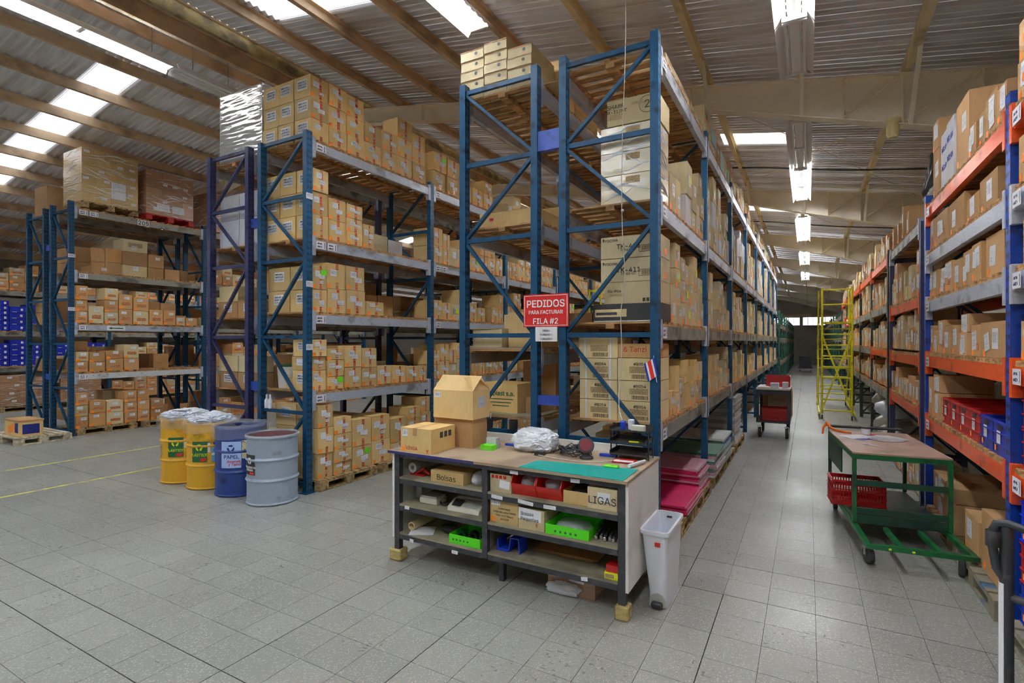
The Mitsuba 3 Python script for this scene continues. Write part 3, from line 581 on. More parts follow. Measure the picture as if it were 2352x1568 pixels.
columns(X, 1, 2.28, [(4.58, 4.81, [.29, .6]), (4.82, 5.14, [.32, .66]), (5.15, 5.5, [.33, .66]), (5.53, 5.88, [.2])], 'red', ('third', Z1), .42, 1, 4, 2)
columns(X, 1, 1.27, [(4.57, 4.81, [.26, .44, .66]), (4.82, 5.11, [.17, .39, .54]), (5.12, 5.43, [.28, .58]), (5.44, 5.74, [.26, .54]), (5.75, 6.06, [.27]), (6.07, 6.38, [.26]), (6.39, 6.68, [.24]), (6.69, 6.9, [.22])], 'red', ('second', Z1), .36, 1, 5, 1)
columns(X + .06, 1, .145, [(4.62, 4.87, [.32, .65, .94]), (4.88, 5.19, [.16, .33, .53, .75]), (5.2, 5.56, [.31, .68]), (5.57, 5.95, [.33, .69]), (5.96, 6.33, [.23, .6]), (6.34, 6.63, [.3, .55, .73]), (6.65, 6.9, [.3, .62, .86])], 'red', ('floor', Z1), .4, 1, 6, 2)
for b in range(1, 8):
    ya, yb = MY[b] + .12, MY[b + 1] - .02; zn = Z1 + (', second bay' if b == 1 else ', farther bays')
    for li, (z, hm) in enumerate(((4.47, .62), (3.23, .85), (2.28, .78), (1.27, .8), (.004, .95))):
        if li == 0 and b == 1: continue
        fill(X, 1, ya, yb, z, hm, ['red', 'red', 'red', 'pale'], (('top', 'fourth', 'third', 'second', 'floor')[li], zn), 100 + b * 10 + li, wr=(.18, .3) if b == 1 else (.22, .36), hr=(.24, .36))
for li, (z, hm) in enumerate(((3.23, .8), (2.28, .6), (1.27, .7), (.145, .7))):     # second row, in the shade
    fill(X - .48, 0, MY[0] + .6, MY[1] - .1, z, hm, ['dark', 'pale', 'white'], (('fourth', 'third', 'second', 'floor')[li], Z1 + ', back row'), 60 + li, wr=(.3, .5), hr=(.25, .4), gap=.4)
# navy half with white cartons
Z2 = 'navy rack behind blue drum'
columns(-7.5, -1, 3.24, [(4.62, 5.0, [.4, .76]), (5.02, 5.4, [.4, .76])], 'white', ('fourth', Z2), .44, 2, 8, 2)
for b in range(0, 6):
    for li, (z, hm) in enumerate(((4.44, .6), (3.24, .75), (2.24, .75), (1.24, .7), (.02, .75))):
        if b == 0 and li < 2: continue
        fill(-7.5, -1, MY[b] + .14, MY[b + 1] - .02, z, hm, ['dark', 'pale', 'print', 'dark'], (('top', 'fourth', 'third', 'second', 'floor')[li], Z2), 200 + b * 10 + li, depth=.44, rows=2 if b == 0 else 1)
# the left rack
Z3 = 'rack with wrapped loads'
X = -12.87
columns(X, 1, .145, [(4.95, 5.17, [.24, .46, .7]), (5.18, 5.48, [.28, .53]), (5.49, 5.81, [.26, .5]), (5.82, 6.07, [.22, .44, .68]), (6.08, 6.33, [.24, .46, .68]), (6.35, 6.61, [.24, .46])], 'print', ('floor', Z3), .4, 1, 11)
columns(X, 1, 1.28, [(4.95, 5.17, [.22, .41]), (5.18, 5.47, [.2, .4]), (5.48, 5.8, [.26, .43]), (5.81, 6.11, [.26, .56])], 'print', ('second', Z3), .4, 1, 12)
columns(X, 1, 2.28, [(4.95, 5.16, [.24, .47, .76]), (5.17, 5.44, [.36]), (5.45, 5.71, [.24, .5, .75]), (5.72, 5.99, [.32, .64]), (6.0, 6.31, [.3, .6]), (6.32, 6.61, [.34]), (6.62, 6.89, [.34]), (6.9, 7.1, [.19]), (7.11, 7.39, [.19])], 'print', ('third', Z3), .38, 1, 13)
columns(X - .35, 1, 3.33, [(5.35, 5.75, [.18]), (5.95, 6.45, [.28, .58, .86]), (6.46, 6.8, [.28, .58]), (6.82, 7.16, [.28])], ['dark', 'pale'], ('fourth', Z3), .45, 1, 14)
for b in range(0, 3):
    for li, (z, hm) in enumerate(((4.62, .6), (3.33, .7), (2.28, .75), (1.28, .7), (.145 if b == 0 else .004, .7))):
        if b == 1 and li == 0: pass
        elif b == 0:
            if 0 < li: fill(-13.3, 0, 5.0, 7.4, z, hm, ['dark', 'print'], (('top', 'fourth', 'third', 'second', 'floor')[li], Z3 + ', back row'), 330 + li, gap=.35)
        else: fill(X, 1, LY[b] + .14, LY[b + 1] - .02, z, hm, 'print', (('top', 'fourth', 'third', 'second', 'floor')[li], Z3 + ', farther bays'), 300 + b * 10 + li)
        if b or li: fill(-14.86, -1, LY[b] + .14, LY[b + 1] - .02, z, hm, ['print', 'dark', 'wine'], (('top', 'fourth', 'third', 'second', 'floor')[li], 'rack back-to-back behind wrapped loads'), 360 + b * 10 + li, rows=2 if b == 0 else 1, gap=.25)
# far-left rack
for b in range(5):
    for li, (z, hm, st) in enumerate(((3.29, .85, 'print'), (2.19, .85, 'blue'), (1.24, .75, 'blue'), (.145, .85, 'wine'))):
        if li == 3 and b < 2: continue
        st2 = st if b < 2 else ('print' if li else 'print')
        fill(-18.73, 1, FY[b] + .12, FY[b + 1] - .02, z, hm, st2, (('fourth', 'third', 'second', 'floor')[li], 'far-off rack at picture edge'), 400 + b * 10 + li, hr=(.13, .17) if st2 == 'blue' else (.2, .28), wr=(.3, .36), full=(.9, 1.0) if st2 == 'blue' else (.75, 1.0), gap=.02)
# sign rack, aisle face
Z4 = 'sign rack aisle side'
for b in range(8):
    ya, yb = CY[b] + .12, CY[b + 1] - .01
    zn = Z4 + ('' if b == 0 else ', second bay' if b == 1 else ', farther bays')
    for li, (z, hm, st, wr, hr) in enumerate(((4.47, .62, ['pale', 'dark', 'pale', 'teal'], (.3, .5), (.14, .42)), (3.16, 1.12, ['grey', 'grey', 'pale', 'white'], (.2, .34), (.24, .42)), (2.08, .92, ['grey', 'pale', 'grey'], (.22, .34), (.18, .42)), (1.18, .74, ['red2', 'pale', 'red2', 'grey'], (.2, .36), (.2, .33)))):
        if li == 0 and b == 0: fill(-1.14, 1, ya + .3, yb, z, .2, 'pale', ('top', zn), 500, wr=wr, hr=(.12, .16)); continue
        fill(-1.15, 1, ya + (.5 if b == 0 else 0), yb, z, hm * (1 if b or li != 1 else .96), st, (('top', 'fourth', 'third', 'second')[li], zn), 500 + b * 10 + li, wr=wr, hr=hr, depth=.36, full=(.62, 1.0) if li != 3 else (.5, .9), gap=.04)
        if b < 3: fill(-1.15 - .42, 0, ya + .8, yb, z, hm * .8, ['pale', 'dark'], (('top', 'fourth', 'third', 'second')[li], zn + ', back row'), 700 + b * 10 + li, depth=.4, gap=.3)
    if b > 0:
        for li, (z, hm) in enumerate(((4.46, .6), (3.09, .8), (1.82, .8), (1.14, .5), (.02, .7))):
            fill(-3.17, -1, ya, yb, z, hm, ['pale', 'dark', 'red2'], (('top', 'fourth', 'third', 'second', 'floor')[li], 'rack half with lidded boxes'), 800 + b * 10 + li, depth=.44, gap=.25)
# orange-beamed rack
Z5 = 'orange-beamed rack by green cart'
X = 1.16
columns(X, -1, 3.41, [(4.71, 4.93, [.26]), (4.93, 5.24, [.31]), (5.25, 5.45, [.27]), (5.46, 5.68, [.25]), (5.7, 6.16, [.6]), (6.18, 6.5, [.58]), (6.51, 6.85, [.58]), (6.88, 7.17, [.5, .8])], ('right', 'right', 'right', 'right', 'right', 'white', 'white', 'right'), ('top', Z5), .4, 1, 21)
columns(X, -1, 2.89, [(4.98, 5.45, [.27]), (5.46, 5.85, [.22]), (5.86, 6.45, [.31]), (6.46, 7.1, [.31]), (7.12, 7.34, [.33])], 'right', ('fourth', Z5), .4, 1, 22)
columns(X, -1, 2.38, [(4.83, 5.29, [.31]), (5.3, 5.58, [.3]), (5.59, 5.91, [.29]), (5.92, 6.22, [.26]), (6.24, 6.52, [.28]), (6.53, 6.85, [.26]), (6.87, 7.15, [.27]), (7.17, 7.35, [.27])], 'right', ('third', Z5), .4, 1, 23)
columns(X, -1, 1.78, [(4.75, 5.4, [.27]), (5.42, 5.7, [.26]), (5.72, 6.0, [.2, .36]), (6.02, 6.3, [.27]), (6.32, 6.6, [.28]), (6.62, 6.95, [.34]), (6.97, 7.2, [.24]), (7.21, 7.35, [.3])], 'right', ('second', Z5), .45, 1, 24)
columns(X, -1, 1.1, [(6.78, 7.1, [.28, .46]), (7.12, 7.34, [.42])], 'right', ('first', Z5), .42, 1, 25)
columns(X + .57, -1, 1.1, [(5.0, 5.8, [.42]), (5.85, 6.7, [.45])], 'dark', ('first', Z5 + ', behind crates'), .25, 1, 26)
columns(X + .0, -1, .145, [(4.8, 5.36, [.47]), (5.38, 5.8, [.34]), (6.12, 6.5, [.28, .42]), (6.52, 6.9, [.22, .4]), (6.92, 7.18, [.38])], 'right', ('floor', Z5), .55, 1, 27)
for z, hm in ((3.41, .6), (2.89, .34), (2.38, .36), (1.78, .44)):
    fill(X, -1, 1.9, 4.5, z, hm, 'right2', ('upper', Z5 + ', edge bay'), 900 + int(z * 10), full=(.8, 1), gap=0.02, hr=(.22, .34))
for ry, seed in (([7.66, 10.3], 0), ([10.55, 13.2], 50), ([13.2, 15.9], 100), ([15.9, 18.6], 150), ([18.6, 21.3], 200), ([21.3, 24.0], 250)):
    for li, (z, hm) in enumerate(((3.34, .5), (2.54 if seed else 2.46, .72), (1.79, .58), (1.12, .5), (.02, .75))):
        if li == 4 and seed: continue
        fill(X, -1, ry[0] + (.14 if seed or li else 1.1), ry[1] - .02, z, hm, ['right', 'pale', 'right'], (('top', 'fourth', 'third', 'second', 'floor')[li], 'navy rack past bright-blue rack' if not seed else 'dark rack by yellow ladder'), 950 + seed + li, wr=(.14, .34), hr=(.2, .5), full=(.6, 1.0), depth=.4)

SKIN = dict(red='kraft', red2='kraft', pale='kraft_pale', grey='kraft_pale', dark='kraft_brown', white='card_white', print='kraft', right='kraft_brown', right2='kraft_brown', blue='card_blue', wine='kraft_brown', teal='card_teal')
def decorate(c):
    """(part, bsdf, normal, centre, width, height, roll) of what is stuck on one carton"""
    x0, x1, y0, y1, z0, z1 = c['b']; r = random.Random(c['seed']); out = []; st = c['style']; s = c['sgn']
    w, h = y1 - y0, z1 - z0
    if c['tier'] >= 0 and s:
        xf = (x1 + .001) if s > 0 else (x0 - .001); n = '+x' if s > 0 else '-x'
        P = lambda u, v, o=0.0: (xf + s * o, (y0 + u * w) if s > 0 else (y1 - u * w), z0 + v * h)
        lab = 'label_white' if r.random() < .8 else 'barcode_label'
        if st in ('red', 'red2') and (st == 'red' or r.random() < .35):
            k = r.random()
            if k < .7: out.append(('tape', 'red_tape', n, P(.56, .5), .17 * w, h * .97, 0))
            else: out += [('tape', 'red_tape', n, P(.56, .87), .17 * w, h * .24, 0), ('tape', 'red_tape', n, P(.56, .13), .17 * w, h * .24, 0)]
            out.append(('label', lab, n, P(r.uniform(.26, .42), r.uniform(.62, .74), .0015), .34 * w, min(.26 * h, .1), r.uniform(-.06, .06)))
            if r.random() < .75: out.append(('label', 'label_white', n, P(r.uniform(.55, .72), r.uniform(.42, .58), .003), .38 * w, .2 * h, r.uniform(-.1, .06)))
            if r.random() < .3: out.append(('label', 'barcode_label', n, P(.62, .3, .003), .25 * w, .12 * h, 0))
            out.append(('price_sticker', 'orange_sticker', n, P(.11, .11), .055, .05, r.uniform(-.1, .1)))
            if st == 'red' and r.random() < .06: out.append(('flag_sticker', 'green_sticker', n, P(.78, .72, .004), .1, .07, .1))
        elif st == 'print':
            out.append(('label', lab, n, P(.5 + r.uniform(-.15, .15), .76), .1, .055, r.uniform(-.05, .05)))
            if r.random() < .75: out.append(('lettering', 'red_lettering', n, P(.52, .36), .62 * w, .22 * h, 0))
            out.append(('price_sticker', 'orange_sticker', n, P(.14, .1), .07, .05, 0))
        elif st in ('right', 'right2'):
            out.append(('label', lab, n, P(r.uniform(.3, .7), r.uniform(.45, .75)), min(.14, .5 * w), .15, r.uniform(-.1, .1)))
            if r.random() < .55 or st == 'right2': out.append(('label', 'label_white', n, P(r.uniform(.2, .8), r.uniform(.3, .75), .002), min(.12, .4 * w), .13, r.uniform(-.2, .2)))
            if r.random() < .35: out.append(('lettering', 'red_lettering', n, P(.6, .3), .4 * w, .22 * h, 0))
            out.append(('price_sticker', 'orange_sticker', n, P(.15, .12), .05, .055, 0))
            if st == 'right2': out += [('price_sticker', 'orange_sticker', n, P(q, v, .003), .05, .05, 0) for q, v in ((.4, .5), (.75, .2), (.7, .8))]
        elif st in ('grey', 'pale'):
            out.append(('label', 'barcode_label' if r.random() < .5 else 'label_white', n, P(r.uniform(.4, .7), r.uniform(.3, .8)), min(.11, .45 * w), min(.12, .35 * h), 0))
            if r.random() < .7: out.append(('price_sticker', 'orange_sticker', n, P(.17, .14), .07, .07, 0))
            if r.random() < .12: out.append(('price_sticker', 'yellow_sticker', n, P(.7, .55, .003), .09, .09, 0))
            if r.random() < .3: out.append(('lettering', 'ink_print', n, P(.5, .55), .6 * w, .35 * h, 0))
        elif st == 'blue': out += [('label', 'white_paper', n, P(.75, .5), .05, .06, 0), ('label', 'white_paper', n, P(.3, .08), .3 * w, .014, 0)]
        elif st == 'dark' and r.random() < .5: out.append(('label', lab, n, P(.6, .7), .1, .06, 0))
        elif st == 'wine': out += [('lettering', 'red_lettering', n, P(.5, .4), .7 * w, .3 * h, 0), ('label', 'label_white', n, P(.5, .8), .1, .05, 0)]
        elif st == 'white' and r.random() < .4: out.append(('label', lab, n, P(.6, .7), .1, .08, 0))
    if c['col'] == 0 and y0 < 5.1 and x1 < -5 and st in ('red', 'dark'):   # the end towards the camera
        out.append(('address_label', 'label_white', '-y', ((x0 + x1) / 2, y0 - .001, z0 + .6 * h), min(.19, .7 * (x1 - x0)), min(.13, .5 * h), r.uniform(-.03, .03)))
    return out
# what shows of each carton, by a small depth buffer
QW, QH, SC = 1176, 784, 2.0
zb, ib = np.full((QH, QW), 1e9), np.full((QH, QW), -1)
def faces_of(b):
    x0, x1, y0, y1, z0, z1 = b; f = []
    f.append([(x1, y0, z0), (x1, y1, z0), (x1, y1, z1), (x1, y0, z1)] if x1 < 0 else [(x0, y0, z0), (x0, y1, z0), (x0, y1, z1), (x0, y0, z1)])
    if y0 > 0: f.append([(x0, y0, z0), (x1, y0, z0), (x1, y0, z1), (x0, y0, z1)])
    f.append([(x0, y0, z1), (x1, y0, z1), (x1, y1, z1), (x0, y1, z1)] if z1 < CAMH else [(x0, y0, z0), (x1, y0, z0), (x1, y1, z0), (x0, y1, z0)])
    return f
def raster(b, idx):
    for f in faces_of(b):
        P = [proj(*p) for p in f]
        if min(p[2] for p in P) < .3: continue
        q = np.array([(p[0] / SC, p[1] / SC, 1 / p[2]) for p in P])
        xa, xb, ya, yb = int(max(0, q[:, 0].min())), int(min(QW - 1, q[:, 0].max())), int(max(0, q[:, 1].min())), int(min(QH - 1, q[:, 1].max()))
        if xb < xa or yb < ya: continue
        gx, gy = np.meshgrid(np.arange(xa, xb + 1) + .5, np.arange(ya, yb + 1) + .5); ins = np.ones(gx.shape, bool); ar = 0
        for i in range(4):
            a, c = q[i], q[(i + 1) % 4]; ar += a[0] * c[1] - c[0] * a[1]
        for i in range(4):
            a, c = q[i], q[(i + 1) % 4]; ins &= ((c[0] - a[0]) * (gy - a[1]) - (c[1] - a[1]) * (gx - a[0])) * np.sign(ar) >= 0
        if not ins.any(): continue
        A = np.c_[q[:, :2], np.ones(4)]; k = np.linalg.lstsq(A, q[:, 2], rcond=None)[0]
        d = 1 / np.maximum(gx * k[0] + gy * k[1] + k[2], 1e-6)
        zz, ii = zb[ya:yb + 1, xa:xb + 1], ib[ya:yb + 1, xa:xb + 1]; on = ins & (d < zz); zz[on] = d[on]; ii[on] = idx
for i, c in enumerate(CART): raster(c['b'], i)
BLOCK = [(-3.19, -1.06, 3.47, 4.15, 0, .96), (-1.68, -1.12, 4.66, 5.1, 2.08, 4.1), (-1.9, -1.12, 4.66, 5.1, 1.1, 1.99), (-2.6, -1.16, 4.66, 4.8, 4.4, 4.42), (.2, 1.1, 5.3, 7.0, 0, .9), (-3.26, -2.41, 4.7, 5.3, 4.55, 5.1)]
for b in BLOCK: raster(b, -2)
seen = np.bincount(ib[ib >= 0].ravel(), minlength=len(CART))
order = sorted(range(len(CART)), key=lambda i: -seen[i])
KEEP = set(i for i in order[:300] if seen[i] > 6)
ORD = ['first', 'second', 'third', 'fourth', 'fifth', 'sixth', 'seventh', 'eighth', 'ninth', 'tenth', 'eleventh', 'twelfth', 'thirteenth', 'fourteenth', 'fifteenth']
LOOKN = dict(red='red-taped', red2='tan', pale='beige', grey='pale', dark='dark-brown', white='white', print='red-lettered', right='brown', right2='stickered', blue='blue', wine='reddish', teal='teal')
def carton_body(c):
    x0, x1, y0, y1, z0, z1 = c['b']; i = 1 + int(c['seed'] * 9999)
    m = MB().box(x0, x1, y0, y1, z0, z1 - .004); xm, ym = (x0 + x1) / 2, (y0 + y1) / 2
    if x1 - x0 > y1 - y0: m.box(x0, x1, y0, ym - .002, z1 - .004, z1).box(x0, x1, ym + .002, y1, z1 - .004, z1)
    else: m.box(x0, xm - .002, y0, y1, z1 - .004, z1).box(xm + .002, x1, y0, y1, z1 - .004, z1)
    return m, i
stock = {}
def x_near(b): return b[0] > 1.0 and b[2] < 7.2
for i, c in enumerate(CART):
    skin = SKIN[c['style']]
    if c['style'] == 'print': skin = 'kraft_mid' if (c['seed'] * 37) % 1 < .68 else 'kraft_pale'
    deco = decorate(c)
    if i in KEEP:
        lev, rk = c['zone']
        tier = 'alone' if c['nt'] == 1 else 'topmost' if c['tier'] == c['nt'] - 1 else 'lowest' if c['tier'] == 0 else ORD[c['tier']]
        lv = 'floor' if lev == 'floor' else f'{lev} shelf'
        lab = f"{LOOKN[c['style']]} carton, {tier} in {ORD[min(c['col'], 14)]} stack{(', ' + ORD[c['row']] + ' row') if c['row'] else ''}, {lv}, {rk}"
        k = thing('cardboard_carton', ' '.join(lab.split()), 'carton', f'cartons on the {rk}')
        b_ = c['b']; cc = ((b_[0] + b_[1]) / 2, (b_[2] + b_[3]) / 2); rz = ((c['seed'] * 53) % 1 - .5) * .02
        m, u = carton_body(c); mm = m.turn(cc, rz).out(); put(k, mm, skin, False, uv=np.tile([u + .5, .5], (len(mm[0]), 1)))
        for nm, bs, n, ctr, w, h, ro in deco:
            dx, dy = ctr[0] - cc[0], ctr[1] - cc[1]; ctr = (cc[0] + dx * math.cos(rz) - dy * math.sin(rz), cc[1] + dx * math.sin(rz) + dy * math.cos(rz), ctr[2])
            if nm == 'address_label' and h > .1:
                decal(k, nm, n, ctr, w, h, 'white_paper', ro, rz)
                for q, tx in enumerate(('OMNIS & LONG S.A.', 'CARRERO EN CEDI', 'COSTA RICA')): text(k, 'lettering', tx, n, (ctr[0], ctr[1] - .001, ctr[2] + h * (.26 - .27 * q)), h * .17, 'ink', ro, rz, maxw=w * .86)
            else: decal(k, nm, n, ctr, w, h, bs, ro, rz)
        if c['style'] == 'white' and c['sgn'] < 0 and x_near(b_):
            for q in (.72, .4): text(k, 'lettering', 'MILAN', '-x', (b_[0] - .001, cc[1], b_[4] + (b_[5] - b_[4]) * q), .05, 'blue_ink', bold=True, maxw=.24)
    else:
        m, u = carton_body(c) if seen[i] > 30 else (MB().box(*c['b']), 1 + int(c['seed'] * 9999)); mm = m.out()
        stock.setdefault(skin, []).append((mm, u))
        for nm, bs, n, ctr, w, h, ro in deco:
            M = frame_of(n, ctr, w, h, .0012, ro); stock.setdefault(('d', bs), []).append(M)
pass
tag(numbered('carton_stock'), 'brown and pale cartons farther back on all the racks', 'cartons', kind='stuff')
for sk, lst in stock.items():
    if isinstance(sk, tuple):
        q = (_v, _f); qv, qf = bx(-.5, .5, -.5, .5, 0, 1).out(); qv4 = np.c_[qv, np.ones(len(qv))]
        v = np.vstack([(qv4 @ M.T)[:, :3] for M in lst]); f = np.vstack([qf + k * len(qv) for k in range(len(lst))])
        part('carton_stock', 'sticker', (v, f), sk[1], uv=np.tile(qv[:, :2] + .5, (len(lst), 1)))
    else:
        n = 0; V, Fc, U = [], [], []
        for (v, f), u in lst: V.append(v); Fc.append(f + n); U.append(np.tile([u + .5, .5], (len(v), 1))); n += len(v)
        part('carton_stock', 'body', (np.vstack(V), np.vstack(Fc)), sk, uv=np.vstack(U))
# ---------------------------------------------------------------- workbench
WB = thing('workbench', 'dark-framed packing workbench with open shelves and a plywood top', 'workbench')
TX0, TX1, TY0, TY1, TZ = -3.19, -1.06, 3.47, 4.36, .955
tp = part(WB, 'table_top', bx(TX0, TX1, TY0, TY1, TZ - .02, TZ), 'bench_ply')
part(tp, 'edge_strip', bx(TX0, -2.3, TY0 - .004, TY0 - .0005, TZ - .022, TZ - .001), 'bench_edge', label='blue painted front edge')
part(WB, 'back_ledge', bx(-3.02, -1.2, TY1 - .035, TY1 - .005, TZ + .0005, TZ + .07), 'panel_white', label='white ledge along the back of the top')
for x in (-3.14, -1.135):
    for y in (3.5, 4.28): part(WB, 'leg', bx(x, x + .052, y, y + .05, .1, TZ - .021), 'black_metal')
part(WB, 'centre_post', bx(-2.237, -2.19, 3.5, 3.54, .2, TZ - .021), 'black_metal'); part(WB, 'foot', bx(-2.14, -2.1, 3.6, 3.65, .002, .2), 'black_metal')
part(WB, 'side_panel', bx(-1.082, -1.062, 3.5, 4.33, .19, TZ - .021), 'panel_white', label='white side panel'); part(WB, 'side_panel', bx(-3.165, -3.142, 3.5, 4.33, .2, TZ - .021), 'panel_white')
part(WB, 'back_panel', bx(-3.14, -1.085, 4.335, 4.35, .22, TZ - .021), 'shelf_ply'); part(WB, 'divider', bx(-2.222, -2.205, 3.545, 4.33, .25, TZ - .021), 'shelf_ply')
part(WB, 'apron', bx(-3.085, -1.135, 3.502, 3.53, TZ - .06, TZ - .021), 'black_metal')
for x0, x1, zs in ((-3.085, -2.24, (.73, .497, .25)), (-2.187, -1.138, (.725, .487, .25))):
    for z in zs:
        part(WB, 'shelf', bx(x0, x1, 3.5, 4.33, z - .016, z), 'shelf_ply'); part(WB, 'rail', bx(x0, x1, 3.502, 3.535, z - .058, z - .0165), 'black_metal')
for x, z, w in ((-3.0, .475, .05), (-2.95, .2, .04), (-2.5, .19, .06), (-1.95, .905, .07), (-1.45, .905, .07), (-2.1, .695, .1), (-1.85, .69, .13), (-1.65, .685, .1), (-1.38, .22, .05)):
    decal(WB, 'shelf_label', '-y', (x, 3.4995, z), w, .028, 'label_white', random.Random(x).uniform(-.1, .1))
one('wood_block', rbox(-3.19, -3.06, 3.48, 3.59, .001, .1, .012), 'block_wood', 'rough wooden block under the bench leg nearest the drums', 'wood block')
one('wood_block', rbox(-1.15, -1.06, 3.48, 3.58, .001, .099, .008), 'block_wood', 'rough wooden block under the bench leg beside the white bin', 'wood block')
one('wood_block', rbox(-3.17, -3.06, 4.26, 4.36, .001, .099, .008), 'block_wood', 'wooden block under the rear bench leg on the drum side', 'wood block')
one('wood_block', rbox(-1.15, -1.06, 4.26, 4.36, .001, .099, .008), 'block_wood', 'wooden block under the rear bench leg behind the white bin', 'wood block')

def box_open(x0, x1, y0, y1, z0, z1, t=.004):
    return MB().box(x0, x1, y0, y1, z0, z0 + t).box(x0, x1, y0, y0 + t, z0 + t, z1).box(x0, x1, y1 - t, y1, z0 + t, z1).box(x0, x0 + t, y0 + t, y1 - t, z0 + t, z1).box(x1 - t, x1, y0 + t, y1 - t, z0 + t, z1)
def special(name, label, x0, x1, y0, y1, z0, z1, skin='kraft', group=None, cat='carton', opened=False, seed=1, uv=True):
    k = thing(name, label, cat, group)
    if opened: m = box_open(x0, x1, y0, y1, z0, z1)
    else:
        ym = (y0 + y1) / 2; m = MB().box(x0, x1, y0, y1, z0, z1 - .004).box(x0, x1, y0, ym - .002, z1 - .004, z1).box(x0, x1, ym + .002, y1, z1 - .004, z1)
    mm = m.out(); put(k, mm, skin, False, uv=np.tile([seed + .5, .5], (len(mm[0]), 1))); return k
def wrap_film(b, seed, amp=.006, off=.008, top=True, stretch=(3, 3, 26), step=.035):
    '''plastic film drawn around a load: its sides (and top) a few millimetres out, wrinkled'''
    x0, x1, y0, y1, z0, z1 = b; V, Fc, n = [], [], 0
    for n_ax, fx in ((1, -1), (1, 1), (0, -1), (0, 1)) + (((2, 1),) if top else ()):
        lo, hi = np.array([x0 - off, y0 - off, z0 + .002]), np.array([x1 + off, y1 + off, z1 + off]); ax = [i for i in range(3) if i != n_ax]
        nu, nv = (max(2, int((hi[i] - lo[i]) / step) + 1) for i in ax)
        U, W = np.meshgrid(np.linspace(lo[ax[0]], hi[ax[0]], nu), np.linspace(lo[ax[1]], hi[ax[1]], nv), indexing='ij'); p = np.zeros((nu, nv, 3)); p[..., ax[0]], p[..., ax[1]] = U, W; p[..., n_ax] = (hi if fx > 0 else lo)[n_ax]
        ed = np.minimum(np.minimum(U - lo[ax[0]], hi[ax[0]] - U), np.minimum(W - lo[ax[1]], hi[ax[1]] - W)); q = meshkit.fbm(p * np.array(stretch) + seed, 3)
        p[..., n_ax] += fx * amp * 2 * (q - .35) * np.clip(ed / .03, 0, 1)
        i, j = np.meshgrid(np.arange(nu - 1), np.arange(nv - 1), indexing='ij'); k = i * nv + j; f = np.stack([k, k + nv, k + nv + 1, k + 1], -1).reshape(-1, 4)
        if (fx > 0) == (n_ax == 1): f = f[:, ::-1]
        V.append(p.reshape(-1, 3)); Fc.append(np.vstack([f[:, [0, 1, 2]], f[:, [0, 2, 3]]]) + n); n += nu * nv
    return np.vstack(V), np.vstack(Fc)
def film_folds(parent, b, seed, n=14):
    '''loose creases of stretch film standing out from the long and the front side of a wrapped load'''
    x0, x1, y0, y1, z0, z1 = b; r = random.Random(seed)
    for i in range(n):
        z = z0 + (z1 - z0) * r.random(); dz = r.uniform(-.12, .12); L = r.uniform(.15, .6); side = r.random() < .6; V = []
        for t in np.linspace(0, 1, 9):
            w = .0015 + .006 * math.sin(math.pi * t); zz = min(max(z + dz * t + .01 * math.sin(9 * t + i), z0 + .01), z1 - .01); q = .003 + .004 * math.sin(math.pi * t)
            if side: y = y0 + (y1 - y0 - min(L, y1 - y0)) * ((i * .37) % 1) + min(L, y1 - y0) * t; V.append([(x1 + .0015, y, zz - w), (x1 + q, y, zz), (x1 + .0015, y, zz + w)])
            else: x = x0 + (x1 - x0 - min(L, x1 - x0)) * ((i * .61) % 1) + min(L, x1 - x0) * t; V.append([(x, y0 - .0015, zz - w), (x, y0 - q, zz), (x, y0 - .0015, zz + w)])
        V = np.array(V).reshape(-1, 3); f = []
        for k in range(8):
            for j in range(2): a = k * 3 + j; f += [[a, a + 3, a + 4], [a, a + 4, a + 1]]
        part(parent, 'film_fold', (V, np.array(f)), 'white_plastic', True)
# on the bench top
Z = TZ + .0015
k = special('marked_carton', 'flat carton with red marker writing on the front corner of the workbench', -3.07, -2.74, 3.5, 3.84, Z, Z + .205, seed=31)
text(k, 'marker_writing', 'VINSA', '-y', (-2.95, 3.5, Z + .035), .03, 'red_ink'); text(k, 'marker_writing', 'Y', '-y', (-2.78, 3.5, Z + .02), .035, 'red_ink')
decal(k, 'orange_sticker', '-y', (-3.04, 3.4993, Z + .025), .04, .035, 'orange_sticker'); decal(k, 'shipping_mark', '-y', (-3.02, 3.4993, Z + .16), .06, .06, 'barcode_label')
part(k, 'tape', MB().box(-2.935, -2.895, 3.4985, 3.4998, Z + .14, Z + .205).box(-2.935, -2.895, 3.4985, 3.84, Z + .2052, Z + .2062), 'kraft_brown'); part(k, 'handling_mark', MB().box(-2.739, -2.738, 3.62, 3.66, Z + .12, Z + .17).box(-2.739, -2.738, 3.68, 3.72, Z + .12, Z + .17).box(-2.739, -2.738, 3.74, 3.78, Z + .12, Z + .17), 'ink')
special('marked_carton', 'dark red-printed carton on the workbench carrying another carton with raised flaps', -3.0, -2.58, 3.88, 4.12, Z, 1.21, 'kraft_brown', seed=32)
k = special('marked_carton', 'carton with raised flaps standing on another carton at the end of the workbench', -2.98, -2.55, 3.84, 4.12, 1.2125, 1.46, seed=33, opened=True)
decal(k, 'label', '-y', (-2.93, 3.839, 1.42), .07, .05, 'barcode_label'); decal(k, 'label', '+x', (-2.549, 3.98, 1.36), .12, .1, 'label_white')
